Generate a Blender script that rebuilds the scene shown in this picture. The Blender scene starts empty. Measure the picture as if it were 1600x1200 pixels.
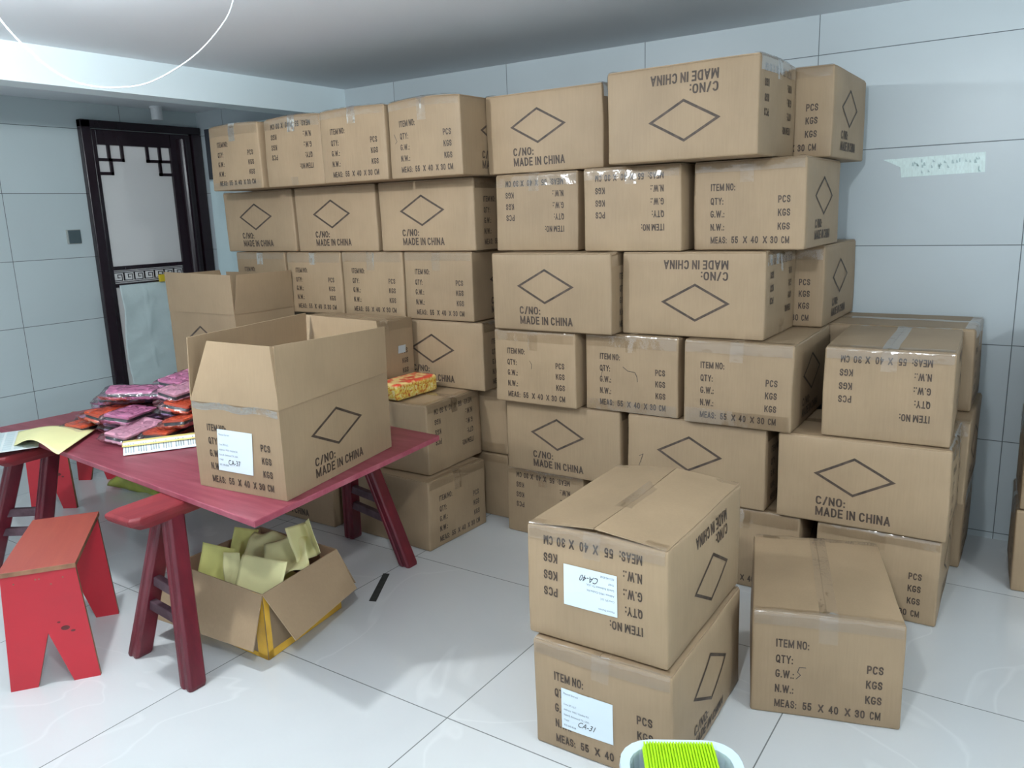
import bpy, bmesh, math, random
from mathutils import Vector, Matrix, noise
import numpy as np

S = bpy.context.scene
COL = S.collection
random.seed(7)

# ------------------------------------------------------------------ camera, world, exposure
F, PITCH, ROLL, H, TH = 1247.65, .2112, -.0339, 1.4177, -.5957
_cp, _sp, _cr, _sr = math.cos(PITCH), math.sin(PITCH), math.cos(ROLL), math.sin(ROLL)
def _rot(v):
    c, s = math.cos(TH), math.sin(TH)
    return Vector((c*v[0]+s*v[1], -s*v[0]+c*v[1], v[2]))
_fw, _u0, _r0 = _rot((0, _cp, -_sp)), _rot((0, _sp, _cp)), _rot((1, 0, 0))
_rt, _up = _cr*_r0+_sr*_u0, -_sr*_r0+_cr*_u0
cd = bpy.data.cameras.new('camera'); cam = bpy.data.objects.new('camera', cd); COL.objects.link(cam)
cam.matrix_world = Matrix(((_rt.x, _up.x, -_fw.x, 0), (_rt.y, _up.y, -_fw.y, 0), (_rt.z, _up.z, -_fw.z, H), (0, 0, 0, 1)))
cd.sensor_width = 36; cd.lens = F/1600*36; cd.clip_start = .05; cd.clip_end = 60
S.camera = cam
S.view_settings.view_transform = 'Standard'
S.view_settings.look = 'None'
S.view_settings.gamma = 1
S.view_settings.use_curve_mapping = False
S.view_settings.exposure = 0.0
W = bpy.data.worlds.new('world'); S.world = W; W.use_nodes = True
W.node_tree.nodes['Background'].inputs[0].default_value = (.84, .93, 1, 1)
W.node_tree.nodes['Background'].inputs[1].default_value = 1.3
LAMPS = [((-2.40, 1.0, 2.06), 98.0), ((1.70, 1.10, 2.06), 95.0), ((-.40, .25, 2.06), 100.0)]  # last one is an unseen fill, added to brighten carton fronts and tops
LAMPCOL = (.90, .965, 1.0, 1)

# ------------------------------------------------------------------ materials
def newmat(name):
    m = bpy.data.materials.new(name); m.use_nodes = True
    nt = m.node_tree; b = nt.nodes['Principled BSDF']
    return m, nt, b
def nd(nt, t, **k):
    n = nt.nodes.new(t)
    for a, v in k.items(): setattr(n, a, v)
    return n
def plain(name, col, rough=.5, var=.06, scale=8, bump=0, bscale=60, spec=.5, stretch=(1, 1, 1), metal=0, rnd=0):
    m, nt, b = newmat(name)
    tc = nd(nt, 'ShaderNodeTexCoord'); mp = nd(nt, 'ShaderNodeMapping'); mp.inputs['Scale'].default_value = stretch
    nt.links.new(tc.outputs['Object'], mp.inputs[0])
    ns = nd(nt, 'ShaderNodeTexNoise'); ns.inputs['Scale'].default_value = scale; ns.inputs['Detail'].default_value = 5
    nt.links.new(mp.outputs[0], ns.inputs['Vector'])
    mr = nd(nt, 'ShaderNodeMapRange'); mr.inputs[1].default_value = .3; mr.inputs[2].default_value = .7
    mr.inputs[3].default_value = 1-var; mr.inputs[4].default_value = 1+var
    nt.links.new(ns.outputs[0], mr.inputs[0])
    vm = nd(nt, 'ShaderNodeVectorMath', operation='SCALE'); vm.inputs[0].default_value = col[:3]
    if rnd:
        oi = nd(nt, 'ShaderNodeObjectInfo'); r2 = nd(nt, 'ShaderNodeMapRange'); r2.inputs[3].default_value = 1-rnd; r2.inputs[4].default_value = 1+rnd
        nt.links.new(oi.outputs['Random'], r2.inputs[0])
        mu = nd(nt, 'ShaderNodeMath', operation='MULTIPLY'); nt.links.new(r2.outputs[0], mu.inputs[0]); nt.links.new(mr.outputs[0], mu.inputs[1])
        nt.links.new(mu.outputs[0], vm.inputs['Scale'])
    else:
        nt.links.new(mr.outputs[0], vm.inputs['Scale'])
    nt.links.new(vm.outputs[0], b.inputs['Base Color'])
    b.inputs['Roughness'].default_value = rough
    b.inputs['Specular IOR Level'].default_value = spec
    b.inputs['Metallic'].default_value = metal
    if bump:
        n2 = nd(nt, 'ShaderNodeTexNoise'); n2.inputs['Scale'].default_value = bscale; n2.inputs['Detail'].default_value = 4
        nt.links.new(mp.outputs[0], n2.inputs['Vector'])
        bp = nd(nt, 'ShaderNodeBump'); bp.inputs['Strength'].default_value = bump; bp.inputs['Distance'].default_value = .01
        nt.links.new(n2.outputs[0], bp.inputs['Height']); nt.links.new(bp.outputs[0], b.inputs['Normal'])
    return m

def tiles(name, base, grout, ax1, o1, p1, ax2, o2, p2, gw, rough, vein=0., veincol=(1, 1, 1), cl=.12, cscale=1.2):
    """glossy square-edged tiles laid on a real grid in room coordinates"""
    m, nt, b = newmat(name); L = nt.links.new
    g = nd(nt, 'ShaderNodeNewGeometry'); sx = nd(nt, 'ShaderNodeSeparateXYZ'); L(g.outputs['Position'], sx.inputs[0])
    def line(ax, o, p):
        a = nd(nt, 'ShaderNodeMath', operation='SUBTRACT'); L(sx.outputs[ax], a.inputs[0]); a.inputs[1].default_value = o
        d = nd(nt, 'ShaderNodeMath', operation='PINGPONG'); L(a.outputs[0], d.inputs[0]); d.inputs[1].default_value = p/2
        c = nd(nt, 'ShaderNodeMath', operation='LESS_THAN'); L(d.outputs[0], c.inputs[0]); c.inputs[1].default_value = gw/2
        f = nd(nt, 'ShaderNodeMath', operation='DIVIDE'); L(a.outputs[0], f.inputs[0]); f.inputs[1].default_value = p
        fl = nd(nt, 'ShaderNodeMath', operation='FLOOR'); L(f.outputs[0], fl.inputs[0])
        return c, fl
    c1, f1 = line(ax1, o1, p1); c2, f2 = line(ax2, o2, p2)
    mx = nd(nt, 'ShaderNodeMath', operation='MAXIMUM'); L(c1.outputs[0], mx.inputs[0]); L(c2.outputs[0], mx.inputs[1])
    cb = nd(nt, 'ShaderNodeCombineXYZ'); L(f1.outputs[0], cb.inputs[0]); L(f2.outputs[0], cb.inputs[1])
    wn = nd(nt, 'ShaderNodeTexWhiteNoise', noise_dimensions='3D'); L(cb.outputs[0], wn.inputs['Vector'])
    off = nd(nt, 'ShaderNodeVectorMath', operation='MULTIPLY_ADD'); L(wn.outputs['Color'], off.inputs[0]); off.inputs[1].default_value = (7, 7, 7); L(g.outputs['Position'], off.inputs[2])
    ns = nd(nt, 'ShaderNodeTexNoise'); ns.inputs['Scale'].default_value = cscale; ns.inputs['Detail'].default_value = 6; ns.inputs['Distortion'].default_value = .6
    L(off.outputs[0], ns.inputs['Vector'])
    mr = nd(nt, 'ShaderNodeMapRange'); mr.inputs[1].default_value = .3; mr.inputs[2].default_value = .7; mr.inputs[3].default_value = 1-cl; mr.inputs[4].default_value = 1+cl
    L(ns.outputs[0], mr.inputs[0])
    sc = nd(nt, 'ShaderNodeVectorMath', operation='SCALE'); sc.inputs[0].default_value = base; L(mr.outputs[0], sc.inputs['Scale'])
    col = sc.outputs[0]
    if vein:
        v = nd(nt, 'ShaderNodeTexNoise'); v.inputs['Scale'].default_value = 1.1; v.inputs['Detail'].default_value = 3; v.inputs['Distortion'].default_value = .8
        L(off.outputs[0], v.inputs['Vector'])
        s = nd(nt, 'ShaderNodeMath', operation='SUBTRACT'); L(v.outputs[0], s.inputs[0]); s.inputs[1].default_value = .5
        ab = nd(nt, 'ShaderNodeMath', operation='ABSOLUTE'); L(s.outputs[0], ab.inputs[0])
        r = nd(nt, 'ShaderNodeMapRange'); L(ab.outputs[0], r.inputs[0]); r.inputs[1].default_value = 0; r.inputs[2].default_value = .007; r.inputs[3].default_value = vein; r.inputs[4].default_value = 0
        mv = nd(nt, 'ShaderNodeMixRGB'); L(r.outputs[0], mv.inputs[0]); L(col, mv.inputs[1]); mv.inputs[2].default_value = (*veincol, 1); col = mv.outputs[0]
    mg = nd(nt, 'ShaderNodeMixRGB'); L(mx.outputs[0], mg.inputs[0]); L(col, mg.inputs[1]); mg.inputs[2].default_value = (*grout, 1)
    L(mg.outputs[0], b.inputs['Base Color'])
    rr = nd(nt, 'ShaderNodeMapRange'); L(mx.outputs[0], rr.inputs[0]); rr.inputs[3].default_value = rough; rr.inputs[4].default_value = .8
    L(rr.outputs[0], b.inputs['Roughness'])
    return m

def kraft(name, col, edge=False):
    m, nt, b = newmat(name); L = nt.links.new
    tc = nd(nt, 'ShaderNodeTexCoord'); oi = nd(nt, 'ShaderNodeObjectInfo')
    ad = nd(nt, 'ShaderNodeVectorMath', operation='MULTIPLY_ADD'); L(oi.outputs['Random'], ad.inputs[0]); ad.inputs[1].default_value = (9, 9, 9); L(tc.outputs['Object'], ad.inputs[2])
    n1 = nd(nt, 'ShaderNodeTexNoise'); n1.inputs['Scale'].default_value = 5; n1.inputs['Detail'].default_value = 5; L(ad.outputs[0], n1.inputs['Vector'])
    mp = nd(nt, 'ShaderNodeMapping'); mp.inputs['Scale'].default_value = (40, 40, 3); L(ad.outputs[0], mp.inputs[0])
    n2 = nd(nt, 'ShaderNodeTexNoise'); n2.inputs['Scale'].default_value = 4; L(mp.outputs[0], n2.inputs['Vector'])
    mixn = nd(nt, 'ShaderNodeMath', operation='MULTIPLY_ADD'); L(n2.outputs[0], mixn.inputs[0]); mixn.inputs[1].default_value = .35; L(n1.outputs[0], mixn.inputs[2])
    mr = nd(nt, 'ShaderNodeMapRange'); mr.inputs[1].default_value = .45; mr.inputs[2].default_value = .9; mr.inputs[3].default_value = .9; mr.inputs[4].default_value = 1.08; L(mixn.outputs[0], mr.inputs[0])
    r2 = nd(nt, 'ShaderNodeMapRange'); r2.inputs[3].default_value = .93; r2.inputs[4].default_value = 1.06; L(oi.outputs['Random'], r2.inputs[0])
    mu = nd(nt, 'ShaderNodeMath', operation='MULTIPLY'); L(mr.outputs[0], mu.inputs[0]); L(r2.outputs[0], mu.inputs[1])
    sc = nd(nt, 'ShaderNodeVectorMath', operation='SCALE'); sc.inputs[0].default_value = col; L(mu.outputs[0], sc.inputs['Scale'])
    L(sc.outputs[0], b.inputs['Base Color'])
    b.inputs['Roughness'].default_value = .55; b.inputs['Specular IOR Level'].default_value = .35
    bp = nd(nt, 'ShaderNodeBump'); bp.inputs['Strength'].default_value = .15; bp.inputs['Distance'].default_value = .01
    n3 = nd(nt, 'ShaderNodeTexNoise'); n3.inputs['Scale'].default_value = 9; n3.inputs['Detail'].default_value = 3; L(ad.outputs[0], n3.inputs['Vector'])
    L(n3.outputs[0], bp.inputs['Height']); L(bp.outputs[0], b.inputs['Normal'])
    return m

def clearfilm(name, fac_lo, fac_hi, rough, tint=(1, 1, 1), bump=.3, bscale=45):
    m, nt, b = newmat(name); L = nt.links.new
    nt.nodes.remove(b)
    out = nt.nodes['Material Output']
    tr = nd(nt, 'ShaderNodeBsdfTransparent'); tr.inputs[0].default_value = (*tint, 1)
    gl = nd(nt, 'ShaderNodeBsdfGlossy'); gl.inputs['Roughness'].default_value = rough
    lw = nd(nt, 'ShaderNodeLayerWeight'); lw.inputs[0].default_value = .25
    mr = nd(nt, 'ShaderNodeMapRange'); mr.inputs[3].default_value = fac_lo; mr.inputs[4].default_value = fac_hi; L(lw.outputs['Fresnel'], mr.inputs[0])
    mx = nd(nt, 'ShaderNodeMixShader'); L(mr.outputs[0], mx.inputs[0]); L(tr.outputs[0], mx.inputs[1]); L(gl.outputs[0], mx.inputs[2])
    tc = nd(nt, 'ShaderNodeTexCoord'); ns = nd(nt, 'ShaderNodeTexNoise'); ns.inputs['Scale'].default_value = bscale; ns.inputs['Detail'].default_value = 3; L(tc.outputs['Object'], ns.inputs['Vector'])
    bp = nd(nt, 'ShaderNodeBump'); bp.inputs['Strength'].default_value = bump; bp.inputs['Distance'].default_value = .02; L(ns.outputs[0], bp.inputs['Height'])
    L(bp.outputs[0], gl.inputs['Normal']); L(bp.outputs[0], lw.inputs['Normal'])
    L(mx.outputs[0], out.inputs[0])
    return m

KR = (.325, .231, .141)
M_kraft = kraft('kraft_cardboard', KR)
M_kraftin = kraft('kraft_inside', (.35, .225, .145))
M_ink = plain('printed_ink', (.060, .040, .028), .6, .45, 40)
M_inkblack = plain('pen_ink', (.02, .02, .025), .5, .1)
M_labelink = plain('label_ink', (.16, .2, .26), .6, .1)
M_label = plain('label_paper', (.70, .80, .86), .45, .02)
M_tape = clearfilm('clear_packing_tape', .08, .5, .12, (.995, .99, .98), .25, 14)
M_wall = tiles('wall_tiles', (.50, .56, .585), (.12, .14, .15), 'X', -.105, .8, 'Z', .028, .4, .0034, .33, cl=.04)
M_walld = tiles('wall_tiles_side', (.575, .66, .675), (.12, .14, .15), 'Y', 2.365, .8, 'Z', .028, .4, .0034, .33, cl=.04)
M_floor = tiles('floor_tiles', (.63, .65, .655), (.16, .17, .17), 'X', -1.333, .81, 'Y', 1.575, .812, .0036, .13, vein=.55, veincol=(.72, .74, .74), cl=.035)
M_ceil = plain('ceiling_plaster', (.76, .80, .835), .85, .01, 2)
M_beam = plain('beam_plaster', (.80, .91, .94), .8, .01, 2)
M_door = plain('dark_lacquered_wood', (.018, .009, .014), .22, .3, 6, stretch=(1, 1, .1))
M_pane = plain('frosted_pane', (.80, .79, .78), .35, .02, 1.5)
M_black = plain('black_plastic', (.012, .012, .014), .4, .1)
M_white = plain('white_plastic', (.75, .78, .8), .4, .02)
M_cloth = plain('white_cloth', (.66, .78, .78), .5, .03, 4, bump=.25, bscale=16)
M_switch = plain('grey_switch', (.085, .12, .13), .35, .05)
M_switchrim = plain('switch_rim', (.40, .42, .40), .35, .02)
def wood(name, col, worn, rough, scale, amt):
    m, nt, b = newmat(name); L = nt.links.new
    tc = nd(nt, 'ShaderNodeTexCoord'); mp = nd(nt, 'ShaderNodeMapping'); mp.inputs['Scale'].default_value = scale; L(tc.outputs['Object'], mp.inputs[0])
    ns = nd(nt, 'ShaderNodeTexNoise'); ns.inputs['Scale'].default_value = 3; ns.inputs['Detail'].default_value = 9; ns.inputs['Roughness'].default_value = .65; L(mp.outputs[0], ns.inputs['Vector'])
    mr = nd(nt, 'ShaderNodeMapRange'); mr.inputs[1].default_value = .40; mr.inputs[2].default_value = .72; mr.inputs[3].default_value = 0; mr.inputs[4].default_value = amt; L(ns.outputs[0], mr.inputs[0])
    mx = nd(nt, 'ShaderNodeMixRGB'); L(mr.outputs[0], mx.inputs[0]); mx.inputs[1].default_value = (*col, 1); mx.inputs[2].default_value = (*worn, 1)
    L(mx.outputs[0], b.inputs['Base Color']); b.inputs['Roughness'].default_value = rough
    bp = nd(nt, 'ShaderNodeBump'); bp.inputs['Strength'].default_value = .15; bp.inputs['Distance'].default_value = .005; L(ns.outputs[0], bp.inputs['Height']); L(bp.outputs[0], b.inputs['Normal'])
    return m
M_plank = wood('painted_tabletop', (.20, .030, .048), (.32, .080, .105), .42, (1.0, 9, 9), .85)
M_plankedge = wood('tabletop_edge', (.28, .05, .08), (.45, .15, .18), .5, (3, 3, 3), .8)
M_bench = wood('bench_lacquer', (.095, .008, .017), (.20, .018, .030), .3, (5, 5, .8), .8)
M_benchtop = wood('bench_seat_lacquer', (.17, .012, .018), (.26, .028, .032), .5, (8, 1, 8), .9)
M_rung = wood('dusty_rung', (.05, .02, .03), (.16, .10, .12), .6, (4, 4, 4), .8)
M_redply = wood('red_painted_plywood', (.50, .020, .034), (.42, .022, .034), .38, (1.5, 1.5, 1.5), .7)
M_redseat = wood('red_seat_veneer', (.30, .060, .045), (.36, .085, .055), .40, (1, 8, 8), .8)
M_plyedge = plain('plywood_edge', (.26, .13, .07), .7, .3, 20)
M_cream = plain('yellow_paper', (.82, .78, .40), .6, .03)
M_yellowp = plain('bright_yellow_paper', (.68, .66, .22), .6, .08, 9)
M_ytape = plain('yellow_tape', (.72, .42, .05), .25, .12, 15)
M_sheetgrey = plain('printed_grey', (.30, .36, .38), .6, .3, 60)

# ------------------------------------------------------------------ mesh helpers
def tag(o, label=None, cat=None, group=None, kind=None):
    if label: o['label'] = label
    if cat: o['category'] = cat
    if group: o['group'] = group
    if kind: o['kind'] = kind
    return o
def empty(name, loc=(0, 0, 0), rz=0, label=None, cat=None, group=None, kind=None):
    o = bpy.data.objects.new(name, None); COL.objects.link(o); o.location = loc; o.rotation_euler = (0, 0, rz); o.empty_display_size = .05
    return tag(o, label, cat, group, kind)
class MB:
    def __init__(s): s.v = []; s.f = []; s.m = []
    def add(s, vs, fs, mi=0):
        n = len(s.v); s.v += [tuple(v) for v in vs]; s.f += [tuple(n+i for i in f) for f in fs]; s.m += [mi]*len(fs); return s
    def box(s, a, b, mi=0):
        x0, y0, z0 = a; x1, y1, z1 = b
        return s.add([(x0, y0, z0), (x1, y0, z0), (x1, y1, z0), (x0, y1, z0), (x0, y0, z1), (x1, y0, z1), (x1, y1, z1), (x0, y1, z1)],
                     [(0, 3, 2, 1), (4, 5, 6, 7), (0, 1, 5, 4), (1, 2, 6, 5), (2, 3, 7, 6), (3, 0, 4, 7)], mi)
    def prism(s, pts, z0, z1, mi=0, side=None):
        n = len(pts)
        s.add([(*p, z0) for p in pts]+[(*p, z1) for p in pts], [tuple(range(n))[::-1], tuple(range(n, 2*n))], mi)
        k = len(s.v)-2*n
        for i in range(n):
            j = (i+1) % n; s.f.append((k+i, k+j, k+n+j, k+n+i)); s.m.append(mi if side is None else side)
        return s
    def slab(s, quad, nrm, t, mi=0, side=None):
        """a board: polygon (3-D points) thickened by t along nrm"""
        n = len(quad); q = [Vector(p) for p in quad]; o = Vector(nrm).normalized()*t; k = len(s.v)
        s.v += [tuple(p) for p in q]+[tuple(p+o) for p in q]
        s.f += [tuple(range(k, k+n))[::-1], tuple(range(k+n, k+2*n))]; s.m += [mi, mi]
        for i in range(n):
            j = (i+1) % n; s.f.append((k+i, k+j, k+n+j, k+n+i)); s.m.append(mi if side is None else side)
        return s
    def tube(s, pts, r, n=10, mi=0):
        k = len(s.v); P = [Vector(p) for p in pts]; m = len(P)
        for i, p in enumerate(P):
            d = (P[min(i+1, m-1)]-P[max(i-1, 0)]).normalized(); a = d.orthogonal().normalized() if i == 0 else (a-d*a.dot(d)).normalized(); b = d.cross(a)
            rr = r[i] if isinstance(r, (list, tuple)) else r
            for q in range(n):
                t = 2*math.pi*q/n; s.v.append(tuple(p+rr*(math.cos(t)*a+math.sin(t)*b)))
        for i in range(m-1):
            for q in range(n):
                q2 = (q+1) % n; s.f.append((k+i*n+q, k+i*n+q2, k+(i+1)*n+q2, k+(i+1)*n+q)); s.m.append(mi)
        s.f.append(tuple(k+q for q in range(n))[::-1]); s.f.append(tuple(k+(m-1)*n+q for q in range(n))); s.m += [mi, mi]
        return s
    def grid(s, nu, nv, fn, mi=0):
        k = len(s.v)
        for i in range(nu+1):
            for j in range(nv+1): s.v.append(tuple(fn(i/nu, j/nv)))
        for i in range(nu):
            for j in range(nv):
                a = k+i*(nv+1)+j; s.f.append((a, a+nv+1, a+nv+2, a+1)); s.m.append(mi)
        return s
    def build(s, name, mats, parent=None, smooth=False, bevel=0, solid=0, weld=False, recalc=True):
        me = bpy.data.meshes.new(name); me.from_pydata(s.v, [], s.f)
        if not isinstance(mats, (list, tuple)): mats = [mats]
        for m in mats: me.materials.append(m)
        me.polygons.foreach_set('material_index', s.m)
        if recalc or weld:
            b = bmesh.new(); b.from_mesh(me)
            if weld: bmesh.ops.remove_doubles(b, verts=b.verts, dist=1e-5)
            if recalc: bmesh.ops.recalc_face_normals(b, faces=b.faces)
            b.to_mesh(me); b.free()
        if smooth: me.polygons.foreach_set('use_smooth', [True]*len(me.polygons))
        me.update()
        o = bpy.data.objects.new(name, me); COL.objects.link(o)
        if parent: o.parent = parent
        if solid:
            d = o.modifiers.new('thickness', 'SOLIDIFY'); d.thickness = solid; d.offset = 0
        if bevel:
            d = o.modifiers.new('bevel', 'BEVEL'); d.width = bevel; d.segments = 2; d.limit_method = 'ANGLE'; d.angle_limit = math.radians(40)
        return o
def edge_flag(me, ang=35):
    me.set_sharp_from_angle(angle=math.radians(ang))

# ------------------------------------------------------------------ lettering as 2-D polygons
_tc = {}
def text2d(txt, cap=1.0, bold=.045):
    """triangulated glyph outlines, cap height = 1, left edge 0; cached"""
    key = (txt, bold)
    if key not in _tc:
        c = bpy.data.curves.new('t', 'FONT'); c.body = txt; c.size = 1; c.resolution_u = 3; c.offset = bold*.45; c.space_character = 1.04
        o = bpy.data.objects.new('t', c); COL.objects.link(o)
        dg = bpy.context.evaluated_depsgraph_get(); me = o.evaluated_get(dg).to_mesh()
        b = bmesh.new(); b.from_mesh(me); bmesh.ops.remove_doubles(b, verts=b.verts, dist=1e-5); bmesh.ops.triangulate(b, faces=b.faces)
        b.verts.index_update()
        v = np.array([(q.co.x, q.co.y) for q in b.verts]) if len(b.verts) else np.zeros((0, 2)); f = [tuple(q.index for q in p.verts) for p in b.faces]; b.free()
        o.evaluated_get(dg).to_mesh_clear(); bpy.data.objects.remove(o); bpy.data.curves.remove(c)
        _tc[key] = (v, f)
    return _tc[key]
_capH = None
def place_text(txt, x0, ymid, cap, width=None, right=False, bold=.012, xs=.82, heavy=.045):
    global _capH
    if _capH is None:
        v, _ = text2d('H', bold=0); _capH = (v[:, 1].min(), v[:, 1].max())
    v, f = text2d(txt, bold=bold); h = _capH[1]-_capH[0]
    w = v[:, 0].max()-v[:, 0].min(); k = cap/h
    sx = width/w if width else k*xs
    q = np.empty_like(v); q[:, 0] = (v[:, 0]-v[:, 0].min())*sx; q[:, 1] = (v[:, 1]-_capH[0]-h/2)*k+ymid
    q[:, 0] += x0-(w*sx if right else 0)
    if heavy:
        d = heavy*cap; n = len(q); Q = []; G = []
        for i, (dx, dy) in enumerate(((-d, 0), (0, 0), (d, 0), (-.5*d, .5*d), (.5*d, -.5*d))):
            Q.append(q+np.array((dx, dy))); G += [tuple(n*i+j for j in t) for t in f]
        q, f = np.concatenate(Q), G
    return q, f
def merge2d(parts):
    V = []; Fc = []; n = 0
    for v, f in parts:
        V.append(v); Fc += [tuple(n+i for i in t) for t in f]; n += len(v)
    return np.concatenate(V), Fc
def stroke2d(pts, w, closed=False, sub=6):
    P = [np.array(p, float) for p in pts]; n = len(P); L = []; R = []
    for i in range(n):
        if closed: a, b = P[i-1], P[(i+1) % n]
        else: a, b = P[max(i-1, 0)], P[min(i+1, n-1)]
        d1 = P[i]-a; d2 = b-P[i]
        d1 = d1/(np.linalg.norm(d1) or 1); d2 = d2/(np.linalg.norm(d2) or 1)
        if not closed and i == 0: d1 = d2
        if not closed and i == n-1: d2 = d1
        n1 = np.array((-d1[1], d1[0])); n2 = np.array((-d2[1], d2[0])); m = n1+n2; m = m/(np.linalg.norm(m) or 1); k = w/2/max(.35, m@n1)
        L.append(P[i]+m*k); R.append(P[i]-m*k)
    v = []; f = []
    for i in range(n if closed else n-1):
        j = (i+1) % n
        for s in range(sub):
            t0, t1 = s/sub, (s+1)/sub; k = len(v)
            v += [L[i]*(1-t0)+L[j]*t0, L[i]*(1-t1)+L[j]*t1, R[i]*(1-t1)+R[j]*t1, R[i]*(1-t0)+R[j]*t0]; f.append((k, k+1, k+2, k+3))
    return np.array(v), f
def _ell(a0, a1, n, cx=.5, cy=.5, rx=.5, ry=.5, e=.78):
    out = []
    for i in range(n+1):
        t = math.radians(a0+(a1-a0)*i/n); c, s_ = math.cos(t), math.sin(t)
        out.append((cx+rx*math.copysign(abs(c)**e, c), cy+ry*math.copysign(abs(s_)**e, s_)))
    return out
GL_ = {  # width (cap height = 1), strokes as centre lines in a unit box
 'I': (.0, [[(0, 0), (0, 1)]]), 'T': (.40, [[(0, 1), (1, 1)], [(.5, .1), (.5, 0), ], [(.5, 1), (.5, 0)]]), 'E': (.34, [[(0, 0), (0, 1)], [(0, 1), (1, 1)], [(0, .5), (.9, .5)], [(0, 0), (1, 0)]]),
 'M': (.60, [[(0, 0), (0, 1)], [(1, 0), (1, 1)], [(.04, .95), (.5, .08)], [(.5, .08), (.96, .95)]]), 'N': (.42, [[(0, 0), (0, 1)], [(1, 0), (1, 1)], [(.03, .97), (.97, .03)]]),
 'O': (.44, [_ell(0, 360, 16)]), 'Q': (.44, [_ell(0, 360, 16), [(.6, .22), (1, -.05)]]), 'C': (.42, [_ell(38, 322, 13)]), 'G': (.43, [_ell(38, 330, 13)+[(1, .42)], [(1, .42), (.60, .42)]]),
 'Y': (.44, [[(0, 1), (.5, .45)], [(1, 1), (.5, .45)], [(.5, .45), (.5, 0)]]), 'W': (.74, [[(0, 1), (.25, 0)], [(.25, 0), (.5, .95)], [(.5, .95), (.75, 0)], [(.75, 0), (1, 1)]]),
 'A': (.46, [[(0, 0), (.5, 1)], [(.5, 1), (1, 0)], [(.22, .28), (.78, .28)]]), 'S': (.38, [[(1, .76), (.85, .94), (.5, 1), (.15, .94), (0, .76), (.12, .60), (.5, .50), (.88, .40), (1, .24), (.85, .06), (.5, 0), (.15, .06), (0, .24)]]),
 'P': (.38, [[(0, 0), (0, 1)], [(0, 1), (.6, 1), (.92, .92), (1, .74), (.92, .54), (.6, .46), (0, .46)]]), 'K': (.42, [[(0, 0), (0, 1)], [(.95, 1), (.06, .38)], [(.38, .60), (1, 0)]]),
 'X': (.42, [[(0, 0), (1, 1)], [(0, 1), (1, 0)]]), 'H': (.42, [[(0, 0), (0, 1)], [(1, 0), (1, 1)], [(0, .5), (1, .5)]]), 'D': (.42, [[(0, 0), (0, 1), (.5, 1), (.85, .88), (1, .65), (1, .35), (.85, .12), (.5, 0), (0, 0)]]),
 '0': (.36, [_ell(0, 360, 16)]), '3': (.34, [[(0, .80), (.2, .97), (.5, 1), (.85, .92), (.95, .75), (.8, .58), (.4, .53)], [(.4, .53), (.85, .46), (1, .27), (.85, .06), (.5, 0), (.15, .05), (0, .22)]]),
 '4': (.38, [[(.74, 0), (.74, 1)], [(.74, 1), (0, .30)], [(0, .30), (1, .30)]]), '5': (.34, [[(.92, 1), (.14, 1), (.05, .52), (.45, .62), (.85, .55), (1, .32), (.85, .07), (.5, 0), (.15, .05), (0, .2)]]),
 ':': (.0, [[(0, 0), (0, .015)], [(0, .56), (0, .575)]]), '.': (.0, [[(0, 0), (0, .015)]]), '/': (.28, [[(0, -.03), (1, 1.03)]])}
def press(txt, x0, ymid, cap, width=None, right=False, st=.175):
    """one printed line, condensed bold capitals built from strokes"""
    x = 0; items = []
    for ch in txt:
        if ch == ' ': x += .26; continue
        w, strokes = GL_[ch]
        for P in strokes:
            Q = [(x+st/2+p[0]*w, st/2+p[1]*(1-st)) for p in P]
            if P[0] == P[-1]: items.append((Q[:-1], True)); continue
            (ax, ay), (bx, by) = Q[1], Q[0]; d = math.hypot(bx-ax, by-ay) or 1; Q[0] = (bx+(bx-ax)/d*st/2, by+(by-ay)/d*st/2)
            (ax, ay), (bx, by) = Q[-2], Q[-1]; d = math.hypot(bx-ax, by-ay) or 1; Q[-1] = (bx+(bx-ax)/d*st/2, by+(by-ay)/d*st/2)
            items.append((Q, False))
        x += w+st+.11
    x -= .11
    sx = (width/x) if width else cap*.95; base = x0-(x*sx if right else 0); out = []
    for Q, cl in items:
        v, f = stroke2d(Q, st, cl, 1); v = v*np.array((sx, cap))+np.array((base, ymid-cap/2)); out.append((v, f))
    return merge2d(out)
def print_end(W_, H_):
    X = lambda u: (u-.5)*W_
    Y = lambda t: (.5-t)*H_
    c = .0245
    p = [press('ITEM NO:', X(.165), Y(.285), c, .088), press('QTY:', X(.165), Y(.44), c, .046), press('G.W.:', X(.165), Y(.585), c, .050), press('N.W.:', X(.165), Y(.735), c, .050),
         press('MEAS:', X(.165), Y(.885), c, .060), press('55', X(.36), Y(.885), c, .024), press('X', X(.465), Y(.885), c, .0145), press('40', X(.535), Y(.885), c, .025), press('X', X(.64), Y(.885), c, .0145), press('30', X(.705), Y(.885), c, .025), press('CM', X(.80), Y(.885), c, .027)]
    for t, s in ((.44, 'PCS'), (.585, 'KGS'), (.735, 'KGS')): p.append(press(s, X(.87), Y(t), c, .041, right=True))
    return merge2d(p)
def print_side(W_, H_):
    X = lambda u: (u-.5)*W_
    Y = lambda t: (.5-t)*H_
    p = [stroke2d([(X(.245), Y(.415)), (X(.465), Y(.205)), (X(.69), Y(.415)), (X(.465), Y(.625))], .0085, True, 10),
         press('C/NO:', X(.245), Y(.73), .031, .098), press('MADE IN CHINA', X(.245), Y(.86), .033, .242)]
    return merge2d(p)
CL, CW, CH = .545, .393, .3085
P_END = print_end(CW, CH); P_SIDE = print_side(CL, CH)

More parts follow.
